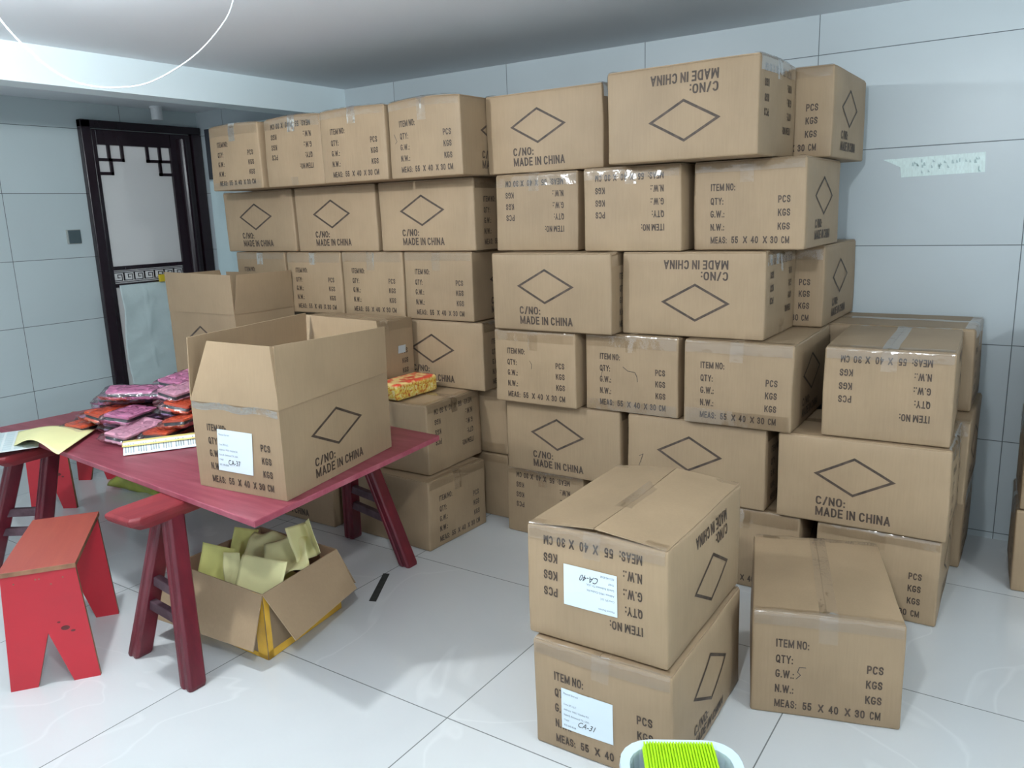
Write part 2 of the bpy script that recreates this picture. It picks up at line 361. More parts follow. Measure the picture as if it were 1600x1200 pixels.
# ------------------------------------------------------------------ shipping cartons
def axis_lin(n, h, r):
    a = list(np.linspace(-h+r, h-r, n)); e = [r*(1-math.cos(t)) for t in (0, .5, 1.0)]
    return [-h, -h+r*.35] + a + [h-r*.35, h]
class Shape:
    """maps the ideal box surface to a slightly bulged, rounded, dented one"""
    def __init__(s, L, Wd, Hh, r=.007, b=.003, tb=0., seed=0, amp=.0034, sag=0.):
        s.L, s.W, s.H, s.r, s.b, s.tb, s.seed, s.amp = L/2, Wd/2, Hh/2, r, b, tb, Vector((seed*3.17, seed*1.31, seed*.7)), amp
        rnd = random.Random(seed*13+5)
        s.skx = rnd.uniform(-.004, .004); s.sky = rnd.uniform(-.003, .003)
    def __call__(s, x, y, z):
        q = Vector((max(-s.L+s.r, min(s.L-s.r, x)), max(-s.W+s.r, min(s.W-s.r, y)), max(-s.H+s.r, min(s.H-s.r, z))))
        d = Vector((x, y, z))-q
        nz = (abs(d.x) > 1e-7)+(abs(d.y) > 1e-7)+(abs(d.z) > 1e-7)
        if nz > 1:
            m = max(abs(d.x), abs(d.y), abs(d.z)); d = d.normalized()*m
        p = q+d
        fx, fy, fz = p.x/s.L, p.y/s.W, p.z/s.H
        cx, cy, cz = max(0, 1-fx*fx), max(0, 1-fy*fy), max(0, 1-fz*fz)
        p.x += s.b*1.0*fx*cy*cz+s.skx*fz*.5
        p.y += s.b*1.5*fy*cx*cz+s.sky*fz*.5
        if fz > 0: p.z += s.tb*cy*(1-.55*fx*fx)*fz
        n = noise.noise_vector(p*5+s.seed)*s.amp
        n.z *= .15 if abs(fz) > .9 else 1
        p.x += n.x; p.y += n.y; p.z += n.z*.5
        return p
def surf_box(mb, sh, mi=0):
    L, Wd, Hh, r = sh.L, sh.W, sh.H, sh.r
    ax = [axis_lin(19, L, r), axis_lin(14, Wd, r), axis_lin(11, Hh, r)]
    for d in range(3):
        for sg in (-1, 1):
            u, v = [(1, 2), (2, 0), (0, 1)][d]; k = len(mb.v); A, B = ax[u], ax[v]
            for a in A:
                for b in B:
                    c = [0, 0, 0]; c[d] = sg*[L, Wd, Hh][d]; c[u] = a; c[v] = b
                    mb.v.append(tuple(sh(*c)))
            nb = len(B)
            for i in range(len(A)-1):
                for j in range(nb-1):
                    a = k+i*nb+j; f = (a, a+nb, a+nb+1, a+1); mb.f.append(f if sg > 0 else f[::-1]); mb.m.append(mi)
def surf_print(mb, sh, face, pat, flip, off=.0010, mi=1, du=0, dv=0):
    V, Fc = pat; s = -1 if flip else 1; k = len(mb.v)
    for a, b in V:
        a, b = a*s+du, b*s+dv
        if face == '-x': p = (-sh.L-off, -a, b)
        elif face == '+x': p = (sh.L+off, a, b)
        elif face == '-y': p = (a, -sh.W-off, b)
        else: p = (-a, sh.W+off, b)
        mb.v.append(tuple(sh(*p)))
    for f in Fc: mb.f.append(tuple(k+i for i in f)); mb.m.append(mi)
def thin_strip(mb, sh, path, half, y0, axis='x', n=10, seed=0):
    """path in the plane of the seam (along +-x, z), spread +-half about y0"""
    rnd = random.Random(seed)
    m = max(6, int(half*2/.014))
    k = len(mb.v)
    for (a, z) in path:
        for j in range(m+1):
            y = y0-half+2*half*j/m
            p = sh(a, y, z); q = Vector((p.x*40, p.y*40, p.z*40))
            w = (1-abs(noise.noise(q*.55+sh.seed)))**3*.0034+.0004
            p.x += w*(1 if a > 0 else -1)*(1 if abs(a) >= sh.L else 0); p.z += w*(1 if z > sh.H else 0)
            mb.v.append(tuple(p))
    for i in range(len(path)-1):
        for j in range(m):
            a = k+i*(m+1)+j; mb.f.append((a, a+1, a+m+2, a+m+1)); mb.m.append(0)

def make_carton(name, label, group, x, y, z, yaw, front='side', flip=False, seed=1, L=CL, Wd=CW, Hh=CH, tb=0., b=.003, prints=True, tapes=True, marks=(), pen=(), gap=0., flipside=None, both=True):
    """front: 'side' = long printed side faces the viewer, 'end' = short printed end does.  x,y = middle of the front foot."""
    dep = (L if front == 'end' else Wd)/2
    nx, ny = math.sin(yaw), -math.cos(yaw)
    cx, cy = x-nx*dep, y-ny*dep
    rz = yaw+(math.pi/2 if front == 'end' else 0)
    root = empty(name, (cx, cy, z), rz, label, 'carton', group)
    fl = .0035; bh = Hh
    sh = Shape(L, Wd, bh, tb=tb, b=b, seed=seed)
    lift = bh/2+.0006
    mb = MB(); surf_box(mb, sh)
    if flipside is None: flipside = flip
    if prints:
        fe = '-x' if front == 'end' else '+x'
        surf_print(mb, sh, '-x', P_END, flip); surf_print(mb, sh, '-y', P_SIDE, flipside)
        if both: surf_print(mb, sh, '+x', P_END, flip)
        for (face, pts, w) in pen: surf_print(mb, sh, face, stroke2d(pts, w, False, 1), False, .0009, 2)
    mb.v = [(a, b_, c+lift) for a, b_, c in mb.v]
    body = mb.build('body', [M_kraft, M_ink, M_inkblack], root, recalc=False)
    me = body.data
    sm = [m == 0 for m in mb.m]; me.polygons.foreach_set('use_smooth', sm)
    # two long top flaps meeting in the middle seam
    for s in (-1, 1):
        fb = MB(); xs = [(-L/2+.003)+(L-.006)*i/12 for i in range(13)]; ys = [.0012+(Wd/2-.0045)*j/7 for j in range(8)]
        def top(a, yy, dz): 
            p = sh(a, s*yy, bh/2); p.z += dz+gap*(1-2*yy/Wd)*(.35+.65*abs(2*a/L))**2; return (p.x, p.y, p.z+lift)
        nA, nB = len(xs), len(ys); k = 0
        for dz in (.0002, fl):
            for a in xs:
                for yy in ys: fb.v.append(top(a, yy, dz))
        def idx(l, i, j): return l*nA*nB+i*nB+j
        for i in range(nA-1):
            for j in range(nB-1):
                for l in (0, 1): fb.f.append((idx(l, i, j), idx(l, i+1, j), idx(l, i+1, j+1), idx(l, i, j+1))); fb.m.append(0)
        for i in range(nA-1):
            for j in (0, nB-1): fb.f.append((idx(0, i, j), idx(0, i+1, j), idx(1, i+1, j), idx(1, i, j))); fb.m.append(0)
        for j in range(nB-1):
            for i in (0, nA-1): fb.f.append((idx(0, i, j), idx(0, i, j+1), idx(1, i, j+1), idx(1, i, j))); fb.m.append(0)
        fb.build('flap', M_kraft, root)
    if tapes:
        T = bh/2+fl+.0008; e = L/2+.0012; e2 = L/2+.002
        rnd = random.Random(seed*7+1)
        def one(path, half, y0):
            tp = MB(); thin_strip(tp, sh, path, half, y0); tp.v = [(a, b_, c+lift) for a, b_, c in tp.v]
            tp.build('packing_tape', M_tape, root, smooth=True, recalc=False)
        d1, d2 = rnd.uniform(.06, .085), rnd.uniform(.06, .085)
        one([(-e2, bh/2-d1), (-e2, bh/2-.03), (-e2, T-.006), (-L/2+.002, T)]+[(-L/2+.012+(L-.024)*i/14, T+.0008) for i in range(15)]+[(L/2-.002, T), (e2, T-.006), (e2, bh/2-.03), (e2, bh/2-d2)], .024, rnd.uniform(-.005, .005))
        for s in ((-1, 1) if (both or front == 'side') else (-1,)):
            drop = rnd.uniform(.03, .05); inn = rnd.uniform(.02, .035)
            one([(s*(L/2-inn), T), (s*(L/2-.012), T), (s*(L/2-.003), T-.0005), (s*e, T-.006), (s*e, T-.018), (s*e, bh/2-drop)], Wd/2-.006, 0)
            drop2 = rnd.uniform(.035, .06)
            if rnd.random() < .65: continue
            one([(s*e2, -bh/2+drop2), (s*e2, -bh/2+.02), (s*e2, -bh/2+.003)], .024 if rnd.random() < .6 else Wd/2-.008, 0)
    return root, sh, lift

def add_label(root, sh, lift, face, cu, cv, w, h, rot, flip, hand, rows=None):
    """the white address label with its small print and a handwritten code"""
    c, s = math.cos(rot), math.sin(rot)
    def put(a, b): return (cu+c*a-s*b, cv+s*a+c*b)
    def on(a, b, off):
        if face == '-x': p = (-sh.L-off, -a, b)
        else: p = (a, -sh.W-off, b)
        q = sh(*p); return (q.x, q.y, q.z+lift)
    mb = MB()
    mb.grid(8, 8, lambda u, v: on(*put((u-.5)*w, (v-.5)*h), .0022))
    mb.grid(1, 1, lambda u, v: on(*put((u-.5)*w*.99, (v-.5)*h*.99), .0012))
    pr = []
    k = -1 if flip else 1
    txt = ['Masood Durrani', '', 'Cima SPL LLC', 'Address: 19015 Clodine Rd,', 'Suite B, Richmond TX, USA,', '77407', '832-540-8268']
    for i, t in enumerate(txt):
        if t:
            q, f = place_text(t, -.46*w, h*(.40-.135*i), .0052, None, xs=.86, bold=.0, heavy=0); q *= .98; pr.append((q*k, f))
    q, f = place_text(hand, -.15*w, h*(-.265), .016, None, xs=.8, bold=.0, heavy=0); q[:, 0] += (q[:, 1]-h*(-.265))*.4
    pr2 = (q*k, f)
    for (V, Fc), mi in [(merge2d(pr), 1), (pr2, 2)]:
        n = len(mb.v); mb.v += [on(*put(a, b), .0028) for a, b in V]; mb.f += [tuple(n+i for i in t) for t in Fc]; mb.m += [mi]*len(Fc)
    o = mb.build('address_label', [M_label, M_labelink, M_inkblack], root, recalc=False)
    o['label'] = 'white paper address label with small print'
    return o

# ------------------------------------------------------------------ the room
CZ = 2.19; WX, WY = -5.2, 3.743; XE, YE = 3.4, -2.4
def struct(o): o['kind'] = 'structure'; return o
struct(MB().box((WX-.1, YE-.1, -.1), (XE+.1, WY+.1, 0)).build('floor', M_floor))
struct(MB().box((WX-.1, YE-.1, CZ), (XE+.1, WY+.1, CZ+.1)).build('ceiling', M_ceil))
struct(MB().box((WX, WY, 0), (XE, WY+.1, CZ)).build('wall_back', M_wall))
struct(MB().box((WX-.1, YE, 0), (WX, WY+.1, CZ)).build('wall_left', M_walld))
struct(MB().box((XE, YE, 0), (XE+.1, WY+.1, CZ)).build('wall_right', M_walld))
struct(MB().box((-3.86, YE, 2.03), (-3.704, WY, CZ)).build('trim_1', M_beam))

# door in the left wall
door = empty('door_1', (WX, 3.3, 0), 0, kind='structure')
def dbox(mb, y0, y1, z0, z1, x0, x1, mi=0): mb.box((x0, y0-3.3, z0), (x1, y1-3.3, z1), mi)
m = MB(); dbox(m, 2.868, 2.935, 0, 2.085, .0, .045); dbox(m, 2.868, 3.738, 2.035, 2.085, .0, .045); dbox(m, 3.66, 3.738, 0, 2.035, .0, .045)
m.build('door_frame', M_door, door, bevel=.006)
m = MB(); dbox(m, 2.94, 2.968, 0, 2.03, .0, .03); dbox(m, 2.968, 3.50, 1.935, 2.03, .0, .03); dbox(m, 3.49, 3.655, 0, 2.03, .0, .03)
m.tube([(.036, 3.585-3.3, .01), (.036, 3.585-3.3, 2.0)], .034, 16)
dbox(m, 2.968, 3.49, 1.13, 1.155, .0, .03); dbox(m, 2.968, 3.49, 1.015, 1.04, .0, .03); dbox(m, 2.968, 3.49, 0, .16, .0, .03)
m.build('leaf', M_door, door, bevel=.003)
m = MB(); dbox(m, 2.969, 3.489, .16, 1.934, .001, .012); m.build('pane', M_pane, door)
m = MB(); t = .019
def bar(y0, z0, y1, z1): dbox(m, min(y0, y1)-t/2, max(y0, y1)+t/2, min(z0, z1)-t/2, max(z0, z1)+t/2, .010, .026)
zt = 1.93
for mir in (0, 1):
    Y = (lambda a: 2.968+a) if not mir else (lambda a: 3.489-a)
    bar(Y(.078), zt, Y(.078), zt-.088); bar(Y(.170), zt, Y(.170), zt-.088); bar(Y(0), zt-.088, Y(.170), zt-.088)
    bar(Y(.085), zt-.088, Y(.085), zt-.175); bar(Y(0), zt-.175, Y(.085), zt-.175)
m.build('corner_lattice', M_door, door)
m = MB(); dbox(m, 2.969, 3.489, 1.042, 1.128, .010, .016)
o = m.build('fret_panel', M_pane, door)
m = MB()
def fb(y0, z0, y1, z1, w=.0048): dbox(m, min(y0, y1)-w/2, max(y0, y1)+w/2, min(z0, z1)-w/2, max(z0, z1)+w/2, .0165, .0185)
fb(2.969, 1.121, 3.489, 1.121); fb(2.969, 1.049, 3.489, 1.049)
n = 7; pw = .52/n
for i in range(n):
    a = 2.969+i*pw; q = pw/6
    P = [(a, 1.060), (a+q*4.6, 1.060), (a+q*4.6, 1.098), (a+q*2.2, 1.098), (a+q*2.2, 1.078), (a+q*3.4, 1.078)]
    for u, v in zip(P, P[1:]): fb(*u, *v)
    P = [(a, 1.060), (a, 1.111), (a+q*5.6, 1.111), (a+q*5.6, 1.060)]
    for u, v in zip(P, P[1:]): fb(*u, *v)
m.build('fret_pattern', M_door, o)

# the wall switch
sw = empty('light_switch', (WX, 2.749, 1.36), 0, 'dark grey square wall switch to the left of the dark door', 'light switch')
MB().box((.0, -.045, -.045), (.008, .045, .045)).build('frame', M_switchrim, sw, bevel=.002)
MB().box((.008, -.036, -.041), (.013, .043, .041)).build('rocker', M_switch, sw, bevel=.002)

# ------------------------------------------------------------------ lamps (outside the picture; the third is an added fill)
def emis(name, st):
    m, nt, b = newmat(name); b.inputs['Emission Color'].default_value = LAMPCOL; b.inputs['Emission Strength'].default_value = st; b.inputs['Base Color'].default_value = (1, 1, 1, 1); return m
LL = ['bare round bulb hanging from the ceiling above the red table', 'bare round bulb hanging from the ceiling on the right side', 'unseen bulb added under the ceiling near the viewer as fill light']
for i, (p, pw) in enumerate(LAMPS):
    r = empty('ceiling_lamp', (p[0], p[1], CZ), 0, LL[i], 'lamp', 'bare bulbs under the ceiling')
    MB().tube([(0, 0, 0), (0, 0, -.02), (0, 0, -.021), (0, 0, -.055)], [.045, .045, .02, .02], 20).build('lamp_holder', M_white, r, smooth=False)
    b = bmesh.new(); bmesh.ops.create_uvsphere(b, u_segments=24, v_segments=14, radius=.045, matrix=Matrix.Translation((0, 0, p[2]-CZ-.02)))
    me = bpy.data.meshes.new('bulb'); b.to_mesh(me); b.free(); me.materials.append(emis('lit_bulb_%d' % i, pw*9.3)); me.polygons.foreach_set('use_smooth', [True]*len(me.polygons))
    o = bpy.data.objects.new('bulb', me); COL.objects.link(o); o.parent = r

# white cable sagging under the ceiling
CP = [(-2.67, 1.21, 2.185), (-2.603, 1.256, 2.016), (-2.525, 1.308, 1.905), (-2.47, 1.346, 1.853), (-2.418, 1.381, 1.828), (-2.349, 1.428, 1.818), (-2.261, 1.488, 1.83), (-2.153, 1.561, 1.894), (-2.076, 1.613, 1.975), (-2.039, 1.638, 2.046), (-2.01, 1.66, 2.187)]
def smoothpath(P, n=6):
    P = [Vector(p) for p in P]; out = []
    for i in range(len(P)-1):
        a, b, c, d = P[max(i-1, 0)], P[i], P[i+1], P[min(i+2, len(P)-1)]
        for k in range(n):
            t = k/n; out.append(.5*((2*b)+(c-a)*t+(2*a-5*b+4*c-d)*t*t+(3*b-a-3*c+d)*t**3))
    return out+[P[-1]]
tag(MB().tube(smoothpath(CP), .0023, 8).build('cable', plain('cable_sheath', (.55, .57, .59), .5, .02), smooth=True), 'thin white cable sagging in a loop below the ceiling', 'cable')

# small white fitting high up above the door
o = empty('ceiling_sensor', (-5.08, 3.36, CZ), 0, 'small round white fitting under the ceiling above the dark door', 'ceiling fitting')
MB().tube([(0, 0, 0), (0, 0, -.012)], .042, 20).build('base', M_white, o)
MB().tube([(0, 0, -.012), (0, 0, -.085)], .036, 20).build('housing', M_white, o)

# tall pale cabinet with a dark upper panel in the far corner
M_palecab = plain('pale_cabinet', (.50, .62, .64), .3, .03)
M_darkcab = plain('dark_panel', (.02, .025, .035), .3, .1)
cab = empty('tall_cabinet', (-4.52, 3.45, 0), 0, 'tall pale cabinet with a dark upper panel, in the far corner behind the left pile', 'cabinet')
MB().box((-.20, .02, 0), (.42, .28, 2.03)).build('body', M_palecab, cab, bevel=.003)
MB().box((-.20, 0, 1.70), (.42, .018, 2.02)).build('upper_panel', M_darkcab, cab, bevel=.002)
MB().box((-.20, 0, .02), (.42, .018, 1.69)).build('lower_door', M_palecab, cab, bevel=.002)

# cloth over the lower pane of the door
m = MB()
def clf(u, v):
    y = 2.985+.49*u; z = 1.03-.85*v
    d =   .018+.007*noise.noise(Vector((u*4, v*7, 2)))+.006*(1-abs(noise.noise(Vector((u*2.5, v*11+u*2, 5)))))**3+.004*math.exp(-((u-.34-.1*v)/.012)**2)+.004*math.exp(-((u-.72-.03*v)/.012)**2)+sum(.0035*math.exp(-((v-q-.04*u)/.012)**2) for q in (.2, .42, .66, .85))
    return (WX+.018+d, y+.01*math.sin(v*9), z)
m.grid(40, 60, clf)
tag(m.build('hanging_cloth', M_cloth, smooth=True, solid=.0015), 'creased white cloth hanging over the lower half of the door', 'cloth')
tag(MB().box((WX+.052, 3.265, 1.03), (WX+.072, 3.35, 1.08)).build('yellow_clip', plain('yellow_clip_plastic', (.75, .55, .03), .4), bevel=.004), 'small yellow clip on the lower rail of the dark door', 'clip')

# pale strip on the back wall with a pointed left end and small darker marks
M_wallstrip = plain('pale_wall_strip', (.66, .80, .78), .35, .08, 60, stretch=(3, 1, 1))
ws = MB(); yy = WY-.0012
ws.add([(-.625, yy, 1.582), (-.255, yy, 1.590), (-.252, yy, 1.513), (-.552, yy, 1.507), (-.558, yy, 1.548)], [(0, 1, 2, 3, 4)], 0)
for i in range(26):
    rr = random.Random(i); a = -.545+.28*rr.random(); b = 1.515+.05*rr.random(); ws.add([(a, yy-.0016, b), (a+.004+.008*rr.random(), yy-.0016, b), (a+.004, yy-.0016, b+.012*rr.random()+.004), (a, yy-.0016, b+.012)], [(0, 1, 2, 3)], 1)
tag(ws.build('thin_strip', [M_wallstrip, plain('strip_marks', (.42, .56, .56), .5)], solid=.001), 'pale strip on the back wall at the right', 'tape')

# ------------------------------------------------------------------ right pile
h = .315
GR, GL, GB = 'cartons stacked in the right pile', 'cartons stacked in the left pile', 'cartons stacked at the pile backs'
sd = [1]
C = {}
def K(key, label, x, y, layer, yaw, front, flip, group=GR, **k):
    sd[0] += 1
    C[key] = make_carton('shipping_carton', label, group, x, y, layer*h, yaw, front, flip, seed=sd[0], **k)
K('R6a', 'carton at the left end of the right pile\'s top row, upright diamond mark', -1.738, 2.838, 5, -.004, 'side', False, tb=.012)
K('R6b', 'carton on the top row of the right pile, upside-down diamond mark', -1.094, 2.676, 5, -.021, 'side', True, tb=.010)
K('R6c', 'carton at the right end of the right pile\'s top row, only PCS and KGS showing', -.885, 3.085, 5, -.007, 'end', False, tb=.006)
K('R5a', 'leftmost carton in the right pile\'s second row from top, upside-down small print', -1.775, 2.835, 4, .01, 'end', True)
K('R5b', 'middle carton in the right pile\'s second row from top, upside-down small print', -1.325, 2.785, 4, .02, 'end', True)
K('R5c', 'upright carton at right of the right pile\'s second row from top, glossy tape streak', -.905, 2.845, 4, .015, 'end', False)
K('R4a', 'left carton of the right pile\'s third row, upright diamond mark', -1.650, 2.72, 3, .006, 'side', False)
K('R4b', 'carton in the right pile\'s third row with upside-down diamond and MADE IN CHINA', -1.092, 2.795, 3, .004, 'side', True)
K('R4c', 'carton set back at the right end of the right pile\'s third row', -.912, 3.196, 3, -.01, 'end', False, group=GB, L=.538)
scr1 = [(-.03, .02), (-.01, .045), (.005, .03), (-.02, .0), (-.03, -.02)]
K('R3a', 'leftmost carton of the right pile\'s fourth row, small print upright', -1.744, 2.74, 2, 0, 'end', False, pen=[('-x', [(-.02, .03), (-.01, .015), (-.012, -.005)], .0016)])
K('R3b', 'second carton of the right pile\'s fourth row, pen scribble in its middle', -1.326, 2.78, 2, .004, 'end', False, pen=[('-x', [(-.03, .03), (-.01, .015), (.02, .012), (.028, -.004), (.03, -.025)], .002), ('-x', [(-.115, .02), (-.125, -.01), (-.12, -.03)], .0016)])
K('R3c', 'third carton of the right pile\'s fourth row, jutting out below the diamond carton', -.902, 2.765, 2, .010, 'end', False)
K('R3d', 'upside-down carton at the right end of the right pile\'s fourth row, top bare', -.416, 2.805, 2, .05, 'end', True, L=.525)
K('R3e', 'carton at the back wall behind the bare-topped upside-down carton', -.480, 3.352, 2, 0, 'side', False, group=GB, Wd=.375)
K('R2a', 'left carton of the right pile\'s fifth row, diamond mark above the lowest left carton', -1.650, 2.79, 1, .010, 'side', False)
K('R2b', 'middle carton of the right pile\'s fifth row, diamond above the front stack', -1.069, 2.79, 1, .010, 'side', False, pen=[('-y', [(-.222, -.01), (-.205, .0), (-.215, -.03), (-.222, -.05)], .0016)])
K('R2c', 'right carton of the right pile\'s fifth row, large upright diamond and MADE IN CHINA', -.479, 2.79, 1, .015, 'side', False)
K('R2d', 'carton behind the right end of the right pile\'s fifth row', -.388, 3.198, 1, 0, 'end', False, group=GB, L=.535)
K('R1a', 'floor carton at the left foot of the right pile, print upside down', -1.765, 2.827, 0, -.01, 'end', True)
K('R1m', 'floor carton hidden between the front stack and the right pile\'s left foot', -1.325, 2.82, 0, 0, 'end', False)
K('R1b', 'floor carton showing its taped top behind the front carton stack', -.865, 2.80, 0, 0, 'end', False)
K('R1c', 'floor carton at the right foot of the right pile, PCS and KGS showing', -.414, 2.809, 0, .02, 'end', False, L=.535)
K('R1d', 'floor carton against the back wall behind the right foot of the pile', -.47, 3.362, 0, 0, 'side', False, group=GB, Wd=.37)
K('R3f', 'carton hidden behind the right pile\'s fourth row', -1.04, 3.335, 2, 0, 'side', False, group=GB, tapes=False, both=False, L=.53)
# front stack and single carton
K('S1', 'lower carton of the two-high front stack, label upright', -.863, 1.627, 0, .024, 'end', False, group='cartons standing in front of the piles', b=.007)
K('S2', 'upper carton of the two-high front stack, label upside down', -.884, 1.642, 1, .010, 'end', True, group='cartons standing in front of the piles', b=.006, tb=.012, gap=.014)
K('T1', 'single carton on the floor at right, pen tick beside G.W.', -.420, 2.113, 0, .295, 'end', False, group='cartons standing in front of the piles', tb=.006, pen=[('-x', [(-.050, .000), (-.068, -.001), (-.072, -.016), (-.064, -.024), (-.076, -.038)], .0018)])
add_label(C['S1'][0], C['S1'][1], C['S1'][2], '-x', -.035, -.020, .150, .118, -.0, False, 'CA-31')
add_label(C['S2'][0], C['S2'][1], C['S2'][2], '-x', -.010, .012, .150, .108, 0, True, 'CA-40')
# three-high stack at the right edge of the frame
for i, t in enumerate(('bottom carton of the stack at the right edge of the picture', 'second carton up in the stack at the right edge of the picture', 'top carton of the stack at the right edge of the picture')):
    K('E%d' % i, t, .248+.004*i, 3.262, i, .06, 'side', bool(i % 2), group='cartons stacked at the right edge')

# ------------------------------------------------------------------ left pile
for i, (x, t, fl_) in enumerate(((-3.425, 'leftmost carton on the left pile\'s top row, nearest the dark door', False), (-3.01, 'second carton from the left on the left pile\'s top row, print upside down', True),
                                 (-2.61, 'third carton from the left on the left pile\'s top row', False), (-2.212, 'rightmost carton on the left pile\'s top row, bulging top', False))):
    K('L6%d' % i, t, x, 2.665+.01*(i % 2), 5, -.012+.01*(i % 3), 'end', fl_, group=GL, Wd=.389, tb=.014 if i in (0, 2) else .02, pen=[('-x', [(-.165, .03), (-.15, -.0), (-.16, -.01)], .002)] if i == 3 else ())
for i, (x, t) in enumerate(((-3.495, 'left carton of the left pile\'s second row, diamond mark nearest the door'), (-2.930, 'middle diamond carton of the left pile\'s second row'), (-2.356, 'right diamond carton of the left pile\'s second row'))):
    K('L5%d' % i, t, x, 2.83, 4, .004*i, 'side', False, group=GL)
for i, (x, t) in enumerate(((-3.525, 'leftmost carton of the left pile\'s third row, half behind the raised carton flaps'), (-3.12, 'second carton of the left pile\'s third row, right of the raised flap'), (-2.718, 'third carton from the left in the left pile\'s third row'), (-2.313, 'rightmost carton of the left pile\'s third row'))):
    K('L4%d' % i, t, x, 2.84, 3, 0, 'end', False, group=GL)
K('L3c', 'diamond carton at right of the left pile\'s fourth row, behind the snack packet', -2.350, 2.845, 2, 0, 'side', False, group=GL)
K('L3b', 'carton hidden in the left pile\'s fourth row, second from right', -2.93, 3.13, 2, 0, 'side', False, group=GL, both=False)
K('L3a', 'carton hidden in the left pile\'s fourth row, third from right', -3.50, 3.13, 2, 0, 'side', False, group=GL, both=False)
for l, t in ((1, 'narrow-showing carton between the two piles, second layer from the floor'), (0, 'narrow-showing floor carton between the two piles')):
    K('Lc%d' % l, t, -2.222, 2.935, l, 0, 'end', False, group=GL, prints=False)
for l, t in ((1, 'upper hidden support'), (0, 'lower hidden support')):
    K('Ld%d' % l, ('upper' if l else 'lower')+' carton in the hidden middle column of the left pile', -2.76, 3.13, l, 0, 'end', False, group=GL, both=False, tapes=False)
    K('Le%d' % l, ('upper' if l else 'lower')+' carton in the hidden left column of the left pile', -3.45, 3.13, l, 0, 'side', False, group=GL, both=False, tapes=False)
# cartons in front of the left pile
GN = 'cartons beside and behind the table'
K('N1', 'floor carton beside the table end, print facing right', -2.105, 2.648, 0, 1.535, 'end', False, group=GN)
K('N2', 'carton beside the table end with print upside down, carrying the snack packet', -2.157, 2.716, 1, 1.583, 'end', True, group=GN)
K('N3', 'carton behind the open carton with a shiny tape patch by PCS', -2.455, 2.618, 2, 1.571, 'end', False, group=GN, L=.54, Wd=.388, Hh=.325, tb=.016)
K('N0a', 'floor carton under the far side of the table, left of the bench leg', -2.955, 2.44, 0, 0, 'side', False, group=GN)
K('N0b', 'second-layer carton hidden behind the open carton on the table', -2.990, 2.50, 1, 0, 'side', False, group=GN)
K('N9a', 'floor carton under the raised-flap carton behind the table', -3.565, 2.462, 0, 0, 'side', False, group=GN)
K('N9b', 'second-layer carton directly under the raised-flap carton', -3.565, 2.462, 1, 0, 'side', False, group=GN)

# ------------------------------------------------------------------ open cartons
def quadpatch(mb, a, b, c, d, n=6, m=4, bow=0, nrm=None, mi=0):
    a, b, c, d = map(Vector, (a, b, c, d))
    nn = (b-a).cross(d-a).normalized() if nrm is None else Vector(nrm)
    def fn(u, v):
        p = (a*(1-u)+b*u)*(1-v)+(d*(1-u)+c*u)*v
        return p+nn*bow*4*u*(1-u)*(.3+.7*v)
    mb.grid(n, m, fn, mi)
def print_quad(mb, pat, Wd, Hh, a, b, c, d, off, flip, mi=1):
    a, b, c, d = map(Vector, (a, b, c, d)); nn = (b-a).cross(d-a).normalized(); V, Fc = pat; k = len(mb.v); s = -1 if flip else 1
    for x, y in V:
        u, v = x*s/Wd+.5, y*s/Hh+.5
        mb.v.append(tuple((a*(1-u)+b*u)*(1-v)+(d*(1-u)+c*u)*v+nn*off))
    for f in Fc: mb.f.append(tuple(k+i for i in f)); mb.m.append(mi)
TZ = .59
def open_carton(name, label, group, A, B_, Cc, D, z0, z1, flaps, prints, t=.004):
    """A front-left, B front corner, C right, D back foot corners (counter-clockwise from above)"""
    cx = sum(p[0] for p in (A, B_, Cc, D))/4; cy = sum(p[1] for p in (A, B_, Cc, D))/4
    root = empty(name, (cx, cy, z0), 0, label, 'carton', group)
    rel = lambda p, z: Vector((p[0]-cx, p[1]-cy, z-z0))
    P = [A, B_, Cc, D]; mb = MB()
    inset = []
    for i in range(4):
        p = Vector(P[i]); q = Vector((0, 0)); e1 = (Vector(P[(i+1) % 4])-p).normalized(); e2 = (Vector(P[i-1])-p).normalized(); inset.append(p+(e1+e2)*t)
    for i in range(4):
        j = (i+1) % 4
        mb.grid(6, 4, lambda u, v: rel(P[i], z0).lerp(rel(P[j], z0), u)+Vector((0, 0, (z1-z0)*v)))
        mb.grid(6, 4, lambda u, v: rel(inset[i], z0+t).lerp(rel(inset[j], z0+t), u)+Vector((0, 0, (z1-z0-t)*v)), 2)
        a, b = rel(P[i], z1), rel(P[j], z1); c, d = rel(inset[j], z1), rel(inset[i], z1); mb.add([a, b, c, d], [(0, 1, 2, 3)], 0)
    mb.add([rel(p, z0) for p in P], [(3, 2, 1, 0)], 0); mb.add([rel(p, z0+t) for p in inset], [(0, 1, 2, 3)], 2)
    for (i, pat, Wd, Hh, flip) in prints:
        j = (i+1) % 4; print_quad(mb, pat, Wd, Hh, rel(P[i], z0), rel(P[j], z0), rel(P[j], z0+(z1-z0)), rel(P[i], z0+(z1-z0)), .0012, flip)
    mb.build('body', [M_kraft, M_ink, M_kraftin], root, recalc=False)
    for (a, b, c, d, bow) in flaps:
        f = MB(); a, b, c, d = [Vector((p[0]-cx, p[1]-cy, p[2]-z0)) for p in (a, b, c, d)]
        quadpatch(f, a, b, c, d, 8, 6, bow)
        f.build('flap', [M_kraft], root, solid=.0035, recalc=False)
    return root, rel
